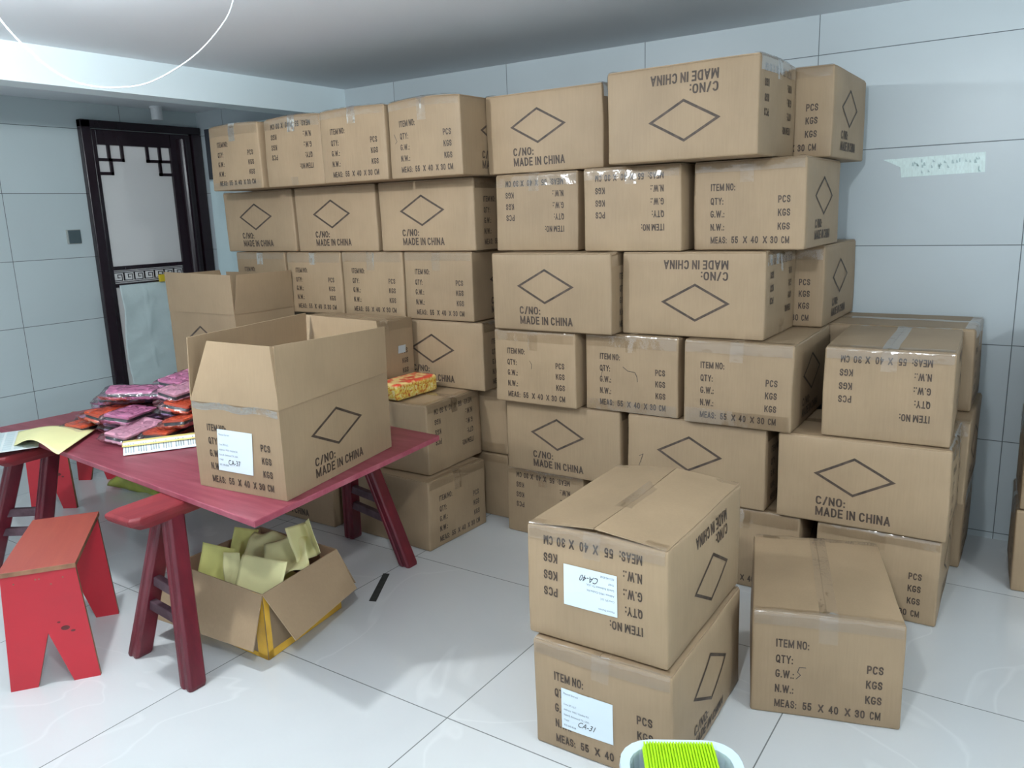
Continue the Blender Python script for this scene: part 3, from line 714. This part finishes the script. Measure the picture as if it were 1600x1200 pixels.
# O1: the big open carton on the table
A, B_, Cc = (-2.224, 1.469), (-1.849, 1.502), (-1.961, 2.09); D = (A[0]+Cc[0]-B_[0], A[1]+Cc[1]-B_[1])
z1 = .872
fl1 = [((A[0], A[1], z1), (B_[0], B_[1], z1), (-1.853, 1.513, 1.060), (-2.150, 1.500, 1.062), .004),
       ((B_[0], B_[1], z1), (Cc[0], Cc[1], z1), (-1.940, 2.07, 1.040), (-1.862, 1.500, 1.062), .008),
       ((Cc[0], Cc[1], z1), (D[0], D[1], z1), (-2.385, 2.095, 1.062), (-1.990, 2.085, 1.055), -.004),
       ((D[0], D[1], z1), (A[0], A[1], z1), (-2.213, 1.474, 1.073), (D[0]-.0, D[1]+.01, 1.073), -.006)]
P_SIDE2 = P_SIDE
o1, rel1 = open_carton('open_carton', 'large open carton with raised flaps standing on the red table', 'open cartons with raised flaps', A, B_, Cc, D, TZ+.001, z1, fl1,
                       [(0, P_END, CW, CH, False), (1, P_SIDE, CL, CH, False)])
# its address label
mb = MB(); a0, b0 = Vector((*A, 0)), Vector((*B_, 0)); nn = Vector((b0.y-a0.y, -(b0.x-a0.x), 0)).normalized()
def on1(u, z, off): p = a0.lerp(b0, u)+nn*off; return (p.x-o1.location.x, p.y-o1.location.y, z-o1.location.z)
mb.grid(2, 2, lambda u, v: on1(.255+.40*u+.03*(v), .655+.135*v-.012*u*0, .002))
tx = []
for i, t in enumerate(['Masood Durrani', '', 'Cima SPL LLC', 'Address: 19015 Clodine Rd,', 'Suite B, Richmond TX, USA,', '77407', '832-540-8268']):
    if t: tx.append((place_text(t, -.070, .052-.0165*i, .0055, None, xs=.86, bold=.0, heavy=0)))
V, Fc = merge2d(tx); n = len(mb.v); mb.v += [on1(.47+x/.385+.03*(y/.135), .722+y, .003) for x, y in V]; mb.f += [tuple(n+i for i in t) for t in Fc]; mb.m += [1]*len(Fc)
V, Fc = place_text('CA-37', -.03, -.036, .016, None, bold=0, heavy=0); n = len(mb.v); mb.v += [on1(.47+x/.385+.03*(y/.135), .722+y, .003) for x, y in V]; mb.f += [tuple(n+i for i in t) for t in Fc]; mb.m += [2]*len(Fc)
o = mb.build('address_label', [M_label, M_labelink, M_inkblack], o1, recalc=False); o['label'] = 'white paper address label with small print'
# tape along the crease of the open carton
mb = MB(); mb.grid(30, 5, lambda u, v: on1(.02+.97*u, 872e-3-.022*v-.004*math.sin(u*14), .0028+.0012*noise.noise(Vector((u*18, v*3, 1))))); mb.build('packing_tape', M_tape, o1, smooth=True, recalc=False)

# O2: open carton behind the table with tall flaps
ox, oy, w2, d2, za, zb = -3.287, 2.463, .53, .372, .6295, .975
A, B_, Cc, D = (ox-w2, oy), (ox, oy), (ox, oy+d2), (ox-w2, oy+d2)
fl2 = [((*A, zb), (*B_, zb), (ox+.002, oy-.004, 1.168), (ox-w2+.0, oy-.004, 1.178), .004),
       ((*B_, zb), (*Cc, zb), (ox+.012, oy+d2-.012, 1.165), (ox+.006, oy+.03, 1.168), .004),
       ((*Cc, zb), (*D, zb), (ox-w2, oy+d2+.0, 1.15), (ox-.01, oy+d2-.0, 1.15), 0),
       ((*D, zb), (*A, zb), (ox-w2-.03, oy+.02, 1.16), (ox-w2-.03, oy+d2-.02, 1.16), 0)]
open_carton('open_carton', 'open carton with tall raised flaps behind the table, in front of the door', 'open cartons with raised flaps', A, B_, Cc, D, za, zb, fl2,
            [(0, P_SIDE, CL, CH, False), (1, P_END, CW, CH, False)])

# O3: low open carton under the table, full of yellow paper
A, B_, Cc, D = (-2.504, 1.513), (-2.030, 1.512), (-2.085, 1.893), (-2.512, 1.898)
z3 = .235
fl3 = [((*A, z3), (*B_, z3), (-2.008, 1.440, .075), (-2.500, 1.400, .080), .004),
       ((*B_, z3), (*Cc, z3), (-1.998, 1.895, .100), (-1.915, 1.535, .095), .004),
       ((*Cc, z3), (*D, z3), (-2.53, 1.975, .06), (-2.08, 1.97, .07), .0),
       ((*D, z3), (*A, z3), (-2.60, 1.50, .09), (-2.60, 1.90, .09), .0)]
o3, rel3 = open_carton('open_carton', 'low open carton under the table with yellow paper inside and folded-out flaps', 'open cartons under the table', A, B_, Cc, D, .001, z3, fl3, [])
mb = MB()
def patch(p, q, z0, z1, off=.002):
    p, q = Vector((*p, 0)), Vector((*q, 0)); nn = Vector((q.y-p.y, -(q.x-p.x), 0)).normalized()*off
    k = Vector((o3.location.x, o3.location.y, o3.location.z)); vs = []
    for s, z in ((p, z0), (q, z0), (q, z1), (p, z1)): v = s+nn-k; vs.append((v.x, v.y, z-k.z))
    mb.add(vs, [(0, 1, 2, 3)])
def lerp2(p, q, t): return (p[0]+(q[0]-p[0])*t, p[1]+(q[1]-p[1])*t)
patch(lerp2(A, B_, .9), B_, .002, .235); patch(B_, lerp2(B_, Cc, .06), .002, .235)
patch(B_, Cc, .002, .03); patch(A, B_, .002, .018); patch(lerp2(A, B_, .2), lerp2(A, B_, .36), .018, .06)
patch(lerp2(A, B_, .78), lerp2(A, B_, .9), .09, .13)
o = mb.build('yellow_tape', M_ytape, o3); o['label'] = 'strips of yellow tape over the corner and foot'

# ------------------------------------------------------------------ yellow papers
def crumple(name, label, cat, group, centre, w, hh, R, mat, seed, amp=.02, fold=None, thick=.0012):
    m = MB(); sv = Vector((seed*2.3, seed*1.7, 0))
    def fn(u, v):
        x, y = (u-.5)*w, (v-.5)*hh; z = amp*noise.noise(Vector((u*2.2, v*2.2, 0))+sv)*2
        if fold: z += fold*abs(u-.5)
        return (x, y, z)
    m.grid(14, 14, fn)
    o = m.build(name, mat, smooth=True, solid=thick); o.location = centre; o.rotation_euler = R
    return tag(o, label, cat, group)
GP = 'yellow papers in the low carton'
r = math.radians
YP = [('yellow sheet standing at the left side of the low carton', (-2.375, 1.585, .215), .125, .17, (78, 10, 22), M_yellowp, .006, None),
      ('narrow yellow sheet second from left in the low carton', (-2.285, 1.590, .205), .070, .17, (80, -4, 18), M_cream, .004, None),
      ('flat pale yellow sheet at the front middle of the low carton', (-2.160, 1.610, .225), .185, .13, (64, 2, 14), M_cream, .004, None),
      ('crumpled pale yellow sheet at the back middle of the low carton', (-2.33, 1.77, .225), .16, .14, (40, 6, 20), M_cream, .018, None),
      ('large crumpled yellow sheet at the right of the low carton', (-2.195, 1.755, .235), .16, .15, (36, -14, 38), M_cream, .024, None),
      ('yellow sheet sticking up highest at the right end of the low carton', (-2.165, 1.850, .275), .095, .13, (70, -22, 32), M_cream, .006, .15),
      ('deep yellow sheet lying low in the low carton', (-2.27, 1.69, .130), .36, .26, (8, 3, 2), M_yellowp, .012, None),
      ('yellow sheet leaning in the low carton\'s left back corner', (-2.45, 1.76, .20), .09, .17, (70, 10, 35), M_yellowp, .010, None)]
for i, (lb, c_, w_, h_, R3, mt, am, fo) in enumerate(YP):
    crumple('yellow_paper', lb, 'paper', GP, c_, w_, h_, tuple(r(q) for q in R3), mt, i+1, am, fo)
# yellow papers under the far end of the table
o = crumple('paper_bag', 'yellow-green crumpled bag on the floor under the far side of the table', 'bag', None, (-4.02, 2.29, .10), .34, .20, (r(70), r(6), r(10)), plain('yellow_green_bag', (.33, .36, .07), .4, .3, 7), 11, .05)

# ------------------------------------------------------------------ table
T = [(-3.70, 1.512), (-1.806, 1.345), (-1.901, 2.295), (-3.62, 2.415)]
tb = empty('table', (-2.75, 1.9, 0), 0, 'long worn red plank table top resting on two trestle benches', 'table')
mb = MB(); k = [(p[0]+2.75, p[1]-1.9) for p in T]; mb.prism(k, TZ-.02, TZ, 0, 1); mb.build('tabletop', [M_plank, M_plankedge], tb, bevel=.003)
mb = MB(); mb.prism([(p[0]*.9, p[1]*.8) for p in k], TZ-.021, TZ-.0205, 0); 

def leg_mesh(top, foot, w, d, ang, fluted=True):
    """a splayed leg with grooved faces"""
    prof = [(-.5, -.38), (-.38, -.5), (-.16, -.5), (-.12, -.43), (.12, -.43), (.16, -.5), (.38, -.5), (.5, -.38), (.5, .38), (.38, .5), (.16, .5), (.12, .43), (-.12, .43), (-.16, .5), (-.38, .5), (-.5, .38)]
    ca, sa = math.cos(ang), math.sin(ang); mb = MB(); n = len(prof); rings = []
    for t in (0, .02, .5, .96, 1.0):
        c = Vector(foot).lerp(Vector(top), t); s = .9 if t == 0 else 1.0
        for a, b in prof:
            x, y = a*w*s*(1.06-.1*t), b*d*s*(1.06-.1*t); mb.v.append((c.x+ca*x-sa*y, c.y+sa*x+ca*y, c.z))
    for r_ in range(4):
        for i in range(n):
            j = (i+1) % n; mb.f.append((r_*n+i, r_*n+j, (r_+1)*n+j, (r_+1)*n+i)); mb.m.append(0)
    mb.f.append(tuple(range(n))[::-1]); mb.f.append(tuple(range(4*n, 5*n))); mb.m += [0, 0]
    return mb
def trestle(label, cx, y0, y1, cx1, zt, feet, wd=.150):
    """bench running along y, slightly skewed; feet = four floor points (near left, near right, far left, far right)"""
    r_ = empty('trestle_bench', (cx, (y0+y1)/2, 0), 0, label, 'bench', 'trestle benches under the table top')
    yc = (y0+y1)/2; th = .048
    X = lambda y: (cx1-cx)*(y-y0)/(y1-y0)
    mb = MB(); hw = wd/2
    outline = [(-hw, y0-yc+.03), (-hw+.012, y0-yc), (hw-.012, y0-yc), (hw, y0-yc+.03), (X(y1)+hw, y1-yc-.03), (X(y1)+hw-.012, y1-yc), (X(y1)-hw+.012, y1-yc), (X(y1)-hw, y1-yc-.03)]
    n = len(outline)
    def ring(s, z): return [(x*(1-s) + (0 if y < 0 else X(y1))*s, y*(1-s*.35), z) for x, y in outline]
    rings = [ring(.22, zt-th), ring(.04, zt-th*.55), ring(0, zt-th*.3), ring(0, zt-.006), ring(.05, zt)]
    for rg in rings: mb.v += rg
    for q in range(4):
        for i in range(n):
            j = (i+1) % n; mb.f.append((q*n+i, q*n+j, (q+1)*n+j, (q+1)*n+i)); mb.m.append(0)
    mb.f.append(tuple(range(n))[::-1]); mb.f.append(tuple(range(4*n, 5*n))); mb.m += [0, 0]
    mb.build('seat', M_benchtop, r_, bevel=.003)
    tops = []
    for i, (fx, fy) in enumerate(feet):
        s = -1 if i % 2 == 0 else 1; near = i < 2
        ty = (fy+.07 if near else min(fy-.07, y1-.10)); tx = X(ty)+s*.036
        top = Vector((tx, ty-yc, zt-.03)); foot = Vector((fx-cx, fy-yc, 0)); tops.append((top, foot))
        leg_mesh(top, foot, .055, .060, 0.0).build('leg', M_bench, r_, bevel=.002)
    for a, b in ((0, 1), (2, 3)):
        for t in (.52, .36):
            p = tops[a][1].lerp(tops[a][0], t); q = tops[b][1].lerp(tops[b][0], t); d = (q-p).normalized(); p = p-d*.012; q = q+d*.012
            mb = MB(); u = Vector((0, 0, 1)); nrm = d.cross(u).normalized()
            vs = []
            for c in (p, q):
                for (s1, s2) in ((-1, -1), (1, -1), (1, 1), (-1, 1)): vs.append(c+nrm*s1*.012+u*s2*.017)
            mb.add(vs, [(0, 1, 2, 3), (7, 6, 5, 4), (0, 4, 5, 1), (1, 5, 6, 2), (2, 6, 7, 3), (3, 7, 4, 0)]); mb.build('stretcher', M_rung, r_, bevel=.003)
    return r_
trestle('red trestle bench under the right end of the table, near leg pair in front', -2.255, 1.195, 2.335, -2.31, TZ-.0205, [(-2.450, 1.315), (-2.118, 1.290), (-2.535, 2.41), (-2.112, 2.305)])
trestle('trestle bench under the table\'s left end, cut by the picture\'s left edge', -3.335, 1.31, 2.38, -3.36, TZ-.0205, [(-3.62, 1.36), (-3.42, 1.46), (-3.60, 2.30), (-3.14, 2.30)])

# ------------------------------------------------------------------ red plywood stools
def stool(label, near, far, zt, wd, footw, th=.016, notch=.5):
    """near/far: centres of the two end boards on the floor plan; seat runs between them"""
    near, far = Vector((*near, 0)), Vector((*far, 0)); u = (far-near); L = u.length; u.normalize(); n = Vector((-u.y, u.x, 0)); c = (near+far)/2
    r_ = empty('plywood_stool', c, math.atan2(u.y, u.x), label, 'stool', 'red plywood stools')
    mb = MB(); mb.prism([(-L/2-.012, -wd/2), (L/2+.012, -wd/2), (L/2+.012, wd/2), (-L/2-.012, wd/2)], zt-th, zt, 0, 1); mb.build('seat', [M_redseat, M_plyedge], r_, bevel=.0015)
    for s in (-1, 1):
        x = s*(L/2-th if s > 0 else L/2); zt2 = zt-th
        fw_ = footw; b = fw_/2-.004
        pts = [(-wd/2+.004, zt2), (-fw_/2, 0), (-fw_/2+fw_*.30, 0), (0, zt2*.46), (fw_/2-fw_*.30, 0), (fw_/2, 0), (wd/2-.004, zt2)]
        quad = [(x, y, z) for y, z in pts]
        m2 = MB(); m2.slab(quad, (1, 0, 0), th, 0, 1)
        if s < 0:
            m2.build('leg_board', [M_redply, M_plyedge], r_)
        else: m2.build('leg_board', [M_redply, M_plyedge], r_)
    mb = MB()
    for (yy, zz) in ((-.065, zt-.045), (.0, zt-.040), (.07, zt-.045), (-.03, zt-.062), (.01, zt-.040)):
        x = -L/2-.0008; mb.tube([(x+.001, yy, zz), (x-.0006, yy, zz)], .0026, 8)
    mb.build('nail_heads', M_plyedge, r_)
    kb = MB(); x = -L/2-.0006
    for (yy, zz, ra, rb) in ((-.050, .185, .013, .008), (-.070, .172, .007, .004), (-.034, .207, .005, .003)):
        kb.add([(x, yy+ra*math.cos(t*.5236), zz+rb*math.sin(t*.5236)) for t in range(12)], [tuple(range(12))])
    kb.build('wood_knots', plain('wood_knot', (.12, .02, .02), .6, .3, 60), r_)
    return r_
stool('red plywood stool in front at the left edge of the picture', (-2.515, 1.070), (-2.875, 1.345), .40, .215, .255)
stool('red plywood stool standing under the table\'s left end, farther back', (-4.175, 1.905), (-4.44, 2.30), .40, .215, .235)

# ------------------------------------------------------------------ things on the table
def film_mat(): return M_film
M_film = clearfilm('clear_bag_film', .12, .8, .14, (.93, .93, .95), .8, 22)
PINK = plain('pink_leatherette', (.68, .24, .42), .35, .1, 20)
PINKL = plain('pale_pink_leatherette', (.72, .36, .46), .35, .1, 20)
ORNG = plain('orange_leatherette', (.72, .10, .035), .35, .1, 20)
BLK = plain('black_leatherette', (.02, .022, .03), .3, .1, 20)
PURP = plain('mauve_leatherette', (.33, .20, .36), .35, .15, 20)
CASE = {'pink': PINK, 'pale pink': PINKL, 'orange': ORNG, 'mauve': PURP}
_pc = {}
def pouch(colour, label, loc, rz, rx=0, ry=0, L=.22, Wd=.108, Hh=.036, seed=0):
    root = empty('wrapped_wallet', loc, 0, label, 'wallet', 'wallets wrapped in clear film')
    root.rotation_euler = (rx, ry, rz)
    m = CASE[colour]
    def slabgrid(z0, z1, l, w, mat, name, rad=.012, bow=0):
        mb = MB(); pts = []
        for cx, cy, a0 in ((l/2-rad, w/2-rad, 0), (-l/2+rad, w/2-rad, 90), (-l/2+rad, -w/2+rad, 180), (l/2-rad, -w/2+rad, 270)):
            for k in range(4):
                a = math.radians(a0+k*30); pts.append((cx+rad*math.cos(a), cy+rad*math.sin(a)))
        mb.prism(pts, z0, z1); return mb.build(name, mat, root, bevel=.0035)
    slabgrid(0, Hh*.30, L, Wd, m, 'back_cover'); slabgrid(Hh*.30, Hh*.68, L*.96, Wd*.93, BLK, 'inner_pages', .008); slabgrid(Hh*.68, Hh, L, Wd, m, 'front_cover')
    # loose crinkled film around it
    mb = MB(); sv = Vector((seed*1.9, seed*.7, 3)); l2, w2 = L*.62, Wd*.60
    def fn(sgn):
        def g(u, v):
            a, b = (u-.5)*2, (v-.5)*2
            x, y = a*l2, b*w2; e = (1-min(1, abs(a))**6)*(1-min(1, abs(b))**6)
            w = (noise.noise(Vector((u*9, v*6, sgn))+sv)+.5*noise.noise(Vector((u*19, v*13, sgn))+sv))*.010
            return (x*(1+.03*noise.noise(Vector((v*5, sgn, 1))+sv)), y, Hh/2+sgn*(Hh/2+.003)*e**.35+w*(.5 if sgn < 0 else 1)*e+(0 if e > .02 else w*.8))
        return g
    mb.grid(22, 14, fn(1)); mb.grid(22, 14, fn(-1))
    mb.build('film_sleeve', M_film, root, smooth=True, recalc=False, weld=True)
    return root
Z = TZ
PL = [  # colour, x, y, z above the table, heading(deg), pitch, roll
 ('orange', -3.29, 1.72, 0.000, 100, 0, 2, 'orange wrapped wallet at the left tip of the heap'),
 ('pink', -3.40, 1.83, 0.002, 115, 0, -3, 'pink wrapped wallet lying farthest left, flat on the table'),
 ('mauve', -3.12, 1.79, 0.002, 95, 2, 0, 'mauve wrapped wallet at the bottom left of the heap'),
 ('orange', -2.88, 1.80, 0.000, 112, 0, 0, 'orange wrapped wallet at the bottom centre of the heap'),
 ('pink', -2.70, 2.00, 0.002, 60, 0, 0, 'pink wrapped wallet at the bottom right of the heap, by the carton'),
 ('orange', -2.60, 1.885, 0.002, 50, 0, 4, 'orange wrapped wallet beside the label sheet'),
 ('mauve', -3.03, 2.08, 0.002, 80, 0, 0, 'mauve wrapped wallet in the bottom layer behind'),
 ('pale pink', -2.975, 1.705, 0.008, 105, -3, 7, 'pale pink wrapped wallet lying nearest the front edge of the table'),
 ('pink', -3.36, 1.90, 0.040, 62, 3, -4, 'pink wrapped wallet on the left shoulder of the heap'),
 ('orange', -3.22, 1.77, 0.040, 95, 2, 6, 'orange wrapped wallet showing between two pink ones on the left'),
 ('pink', -3.10, 1.765, 0.046, 118, 3, 8, 'long pink wrapped wallet pointing to the heap\'s centre at left front'),
 ('orange', -2.84, 1.87, 0.040, 108, 0, -6, 'orange wrapped wallet in the middle layer at right front'),
 ('orange', -2.74, 2.00, 0.044, 95, 0, -4, 'orange wrapped wallet in the middle layer at the right'),
 ('pink', -2.64, 2.02, 0.042, 75, 0, 5, 'pink wrapped wallet touching the open carton\'s corner'),
 ('mauve', -3.00, 1.97, 0.044, 100, 0, 3, 'mauve wrapped wallet in the middle layer behind the long pink one'),
 ('mauve', -3.28, 1.87, 0.080, 42, 0, 0, 'mauve wrapped wallet in the middle of the heap\'s left half'),
 ('pink', -3.20, 1.86, 0.112, 48, 4, 5, 'pink wrapped wallet on the heap\'s upper left'),
 ('orange', -2.93, 1.92, 0.084, 118, 0, 12, 'orange wrapped wallet tilted below the topmost pale pink one'),
 ('pink', -2.79, 2.00, 0.086, 100, 4, -4, 'pink wrapped wallet at the heap\'s right, third layer'),
 ('pale pink', -2.975, 1.95, 0.128, 98, -3, 10, 'pale pink wrapped wallet on top of the heap\'s centre'),
 ('pink', -3.08, 2.02, 0.150, 104, -3, 8, 'pink wrapped wallet on top at the back near the door'),
 ('mauve', -2.90, 2.16, 0.080, 130, 0, 0, 'mauve wrapped wallet in the heap\'s back stack, lowest'),
 ('mauve', -2.90, 2.15, 0.120, 120, 0, 6, 'mauve wrapped wallet in the heap\'s back stack, second'),
 ('mauve', -2.93, 2.17, 0.160, 135, 4, -8, 'mauve wrapped wallet in the heap\'s back stack, third'),
 ('mauve', -2.90, 2.16, 0.200, 125, 0, 6, 'mauve wrapped wallet near the top of the back stack'),
 ('pink', -2.93, 2.17, 0.240, 132, 4, -4, 'pink wrapped wallet topmost on the back stack by the raised flap'),
 ('mauve', -2.78, 2.10, 0.130, 110, 6, 14, 'mauve wrapped wallet leaning against the open carton\'s back corner'),
]
for i, (c, x, y, z, a, p, q, lab) in enumerate(PL):
    pouch(c, lab, (x, y, Z+z+.003), r(a), r(q), r(p), seed=i)
# bent yellow paper at the left end
m = MB()
def yp(u, v):
    a = Vector((-3.52, 1.515, 0)).lerp(Vector((-3.30, 1.395, 0)), v); b = Vector((-3.20, 1.665, 0)).lerp(Vector((-2.97, 1.40, 0)), v)
    p = a.lerp(b, u); z = TZ+.004+.038*math.sin(math.pi*min(1, u*1.05))**1.2*(.55+.45*v)+.012*u
    return (p.x, p.y, z)
m.grid(24, 10, yp)
tag(m.build('yellow_sheet', M_cream, smooth=True, solid=.0012), 'curled pale yellow sheet near the left end of the table', 'paper')
# white gridded sheet at the very left
gs = empty('gridded_sheet', (-3.40, 1.42, TZ), r(-28), 'white sheet printed with a grid at the table\'s left corner', 'paper')
m = MB(); m.box((-.17, -.10, .001), (.17, .11, .004)); m.build('sheet', plain('white_sheet', (.68, .74, .74), .5, .02), gs)
m = MB()
for i in range(9):
    for j in range(5): m.box((-.16+.036*i, -.09+.039*j, .004), (-.16+.036*i+.028, -.09+.039*j+.030, .0046))
m.build('printed_cells', plain('grid_cells', (.52, .62, .64), .5, .1), gs)
# folded label sheet
ls = empty('label_roll', (-2.735, 1.690, TZ), r(56), 'folded yellow-backed sheet of white labels in front of the heap', 'label sheet')
m = MB(); cvp = [(.045, .002), (-.020, .003), (-.048, .010), (-.052, .022), (-.035, .034), (.010, .036), (.040, .030)]
def ff(u, v):
    t = v*(len(cvp)-1); i = min(int(t), len(cvp)-2); f = t-i; a, b = cvp[i], cvp[i+1]
    return ((u-.5)*.31, -(a[0]+(b[0]-a[0])*f), a[1]+(b[1]-a[1])*f)
m.grid(4, 24, ff); m.build('backing_sheet', plain('yellow_backing', (.80, .66, .22), .5, .04), ls, smooth=True, solid=.001)
m = MB()
P0, P1 = Vector((0, -.052, .008)), Vector((0, .012, .040))
m.add([(-.152, -.062, .004), (.152, -.062, .004), (.152, -.018, .040), (-.152, -.018, .040)], [(0, 1, 2, 3)])
lab = m.build('labels', [plain('white_labels', (.72, .80, .84), .45, .02)], ls, solid=.001)
m = MB(); rr = random.Random(3)
for i in range(34):
    x = -.145+.0086*i
    if i % 5 == 4: continue
    a, b = .12+.1*rr.random(), .75+.15*rr.random()
    f = lambda t: (-.0633+.044*t, .0035+.036*t+.0)
    y0, q0 = f(a); y1, q1 = f(b); m.add([(x, y0, q0+.0012), (x+.0035+.002*rr.random(), y0, q0+.0012), (x+.004, y1, q1+.0012), (x, y1, q1+.0012)], [(0, 1, 2, 3)])
m.build('printing', M_sheetgrey, lab, recalc=False)

# snack packet on the carton
def packmat():
    m, nt, b = newmat('printed_food_wrapper'); L = nt.links.new
    tc = nd(nt, 'ShaderNodeTexCoord'); v = nd(nt, 'ShaderNodeTexNoise'); v.inputs['Scale'].default_value = 42; v.inputs['Detail'].default_value = 4; v.inputs['Distortion'].default_value = 2; L(tc.outputs['Object'], v.inputs['Vector'])
    cr = nd(nt, 'ShaderNodeValToRGB'); e = cr.color_ramp.elements; e[0].position = .36; e[0].color = (.42, .08, .02, 1); e[1].position = .62; e[1].color = (.72, .62, .33, 1)
    x = e.new(.45); x.color = (.66, .36, .05, 1); x = e.new(.53); x.color = (.62, .50, .09, 1)
    L(v.outputs[0], cr.inputs[0])
    sx = nd(nt, 'ShaderNodeSeparateXYZ'); L(tc.outputs['Object'], sx.inputs[0]); gt = nd(nt, 'ShaderNodeMapRange'); gt.inputs[1].default_value = .062; gt.inputs[2].default_value = .072; L(sx.outputs['Z'], gt.inputs[0])
    n2 = nd(nt, 'ShaderNodeTexNoise'); n2.inputs['Scale'].default_value = 24; L(tc.outputs['Object'], n2.inputs['Vector'])
    c2 = nd(nt, 'ShaderNodeValToRGB'); f = c2.color_ramp.elements; f[0].position = .44; f[0].color = (.68, .06, .03, 1); f[1].position = .56; f[1].color = (.85, .62, .25, 1); L(n2.outputs[0], c2.inputs[0])
    mx = nd(nt, 'ShaderNodeMixRGB'); L(gt.outputs[0], mx.inputs[0]); L(cr.outputs[0], mx.inputs[1]); L(c2.outputs[0], mx.inputs[2]); L(mx.outputs[0], b.inputs['Base Color']); b.inputs['Roughness'].default_value = .3
    return m
pk = empty('snack_packet', (-2.366, 2.648, .6315), 0, 'red and yellow packet of snacks lying on the carton beside the table', 'packet')
m = MB(); sh = Shape(.135, .27, .074, r=.012, b=.003, seed=77, amp=.004); surf_box(m, sh); m.v = [(a, b, c+.039) for a, b, c in m.v]; m.build('wrapper', packmat(), pk, smooth=True, recalc=False)
m = MB(); m.grid(8, 4, lambda u, v: (-.055+.11*u, .134+.030*v, .035+.008*math.sin(u*25)*v)); m.build('crimped_end', plain('clear_crimp', (.72, .62, .40), .25, .1), pk, smooth=True, solid=.001)
# shiny tape patch on the carton N3
c3 = C['N3'][0]
m = MB(); m.grid(6, 3, lambda u, v: (-.54/2-.0075, -.125+.050*u-.004*v, .175+.035*v)); 
o = m.build('tape_patch', plain('silvery_tape', (.42, .46, .48), .25, .1), c3); 

# floor bits
o = MB(); o.slab([(-2.148, 2.190, .0008), (-2.123, 2.200, .0008), (-2.006, 1.996, .0008), (-2.033, 1.986, .0008)], (0, 0, 1), .001)
tag(o.build('dark_tape_strip', plain('dark_tape', (.035, .04, .038), .6, .3, 40)), 'short strip of dark tape on the floor right of the low carton', 'tape')

# plastic tub with a green ribbed brush at the bottom edge
M_tub = plain('pale_blue_plastic', (.60, .72, .80), .25, .03)
tub = empty('plastic_tub', (-.520, 1.345, 0), r(30), 'pale blue plastic tub at the bottom edge of the picture', 'tub')
def rrect(l, w, rad, n=6):
    P = []
    for cx, cy, a0 in ((l/2-rad, w/2-rad, 0), (-l/2+rad, w/2-rad, 90), (-l/2+rad, -w/2+rad, 180), (l/2-rad, -w/2+rad, 270)):
        for k in range(n): a = math.radians(a0+k*90/(n-1)); P.append((cx+rad*math.cos(a), cy+rad*math.sin(a)))
    return P
m = MB(); rings = [(rrect(.20, .22, .05), .0), (rrect(.225, .255, .06), .262), (rrect(.255, .285, .07), .270), (rrect(.259, .289, .07), .262), (rrect(.255, .285, .07), .276), (rrect(.215, .245, .055), .272), (rrect(.19, .21, .045), .006)]
n = len(rings[0][0])
for P, z in rings: m.v += [(x, y, z) for x, y in P]
for q in range(len(rings)-1):
    for i in range(n): j = (i+1) % n; m.f.append((q*n+i, q*n+j, (q+1)*n+j, (q+1)*n+i)); m.m.append(0)
m.f.append(tuple(range(n))[::-1]); m.f.append(tuple(range((len(rings)-1)*n, len(rings)*n))); m.m += [0, 0]
m.build('tub_wall', M_tub, tub, smooth=False, bevel=.001)
M_lime = plain('lime_green_plastic', (.40, .72, .01), .35, .05)
br = empty('scrubbing_brush', (-.522, 1.348, .268), r(30), 'lime green ribbed scrubbing brush lying across the plastic tub', 'brush')
m = MB(); m.prism(rrect(.155, .255, .02), 0, .008); m.build('brush_back', M_lime, br, bevel=.002)
m = MB()
for i in range(24):
    x = -.072+.144*i/23; m.box((x-.0018, -.122, .008), (x+.0018, .122, .015))
m.build('bristles', M_lime, br)
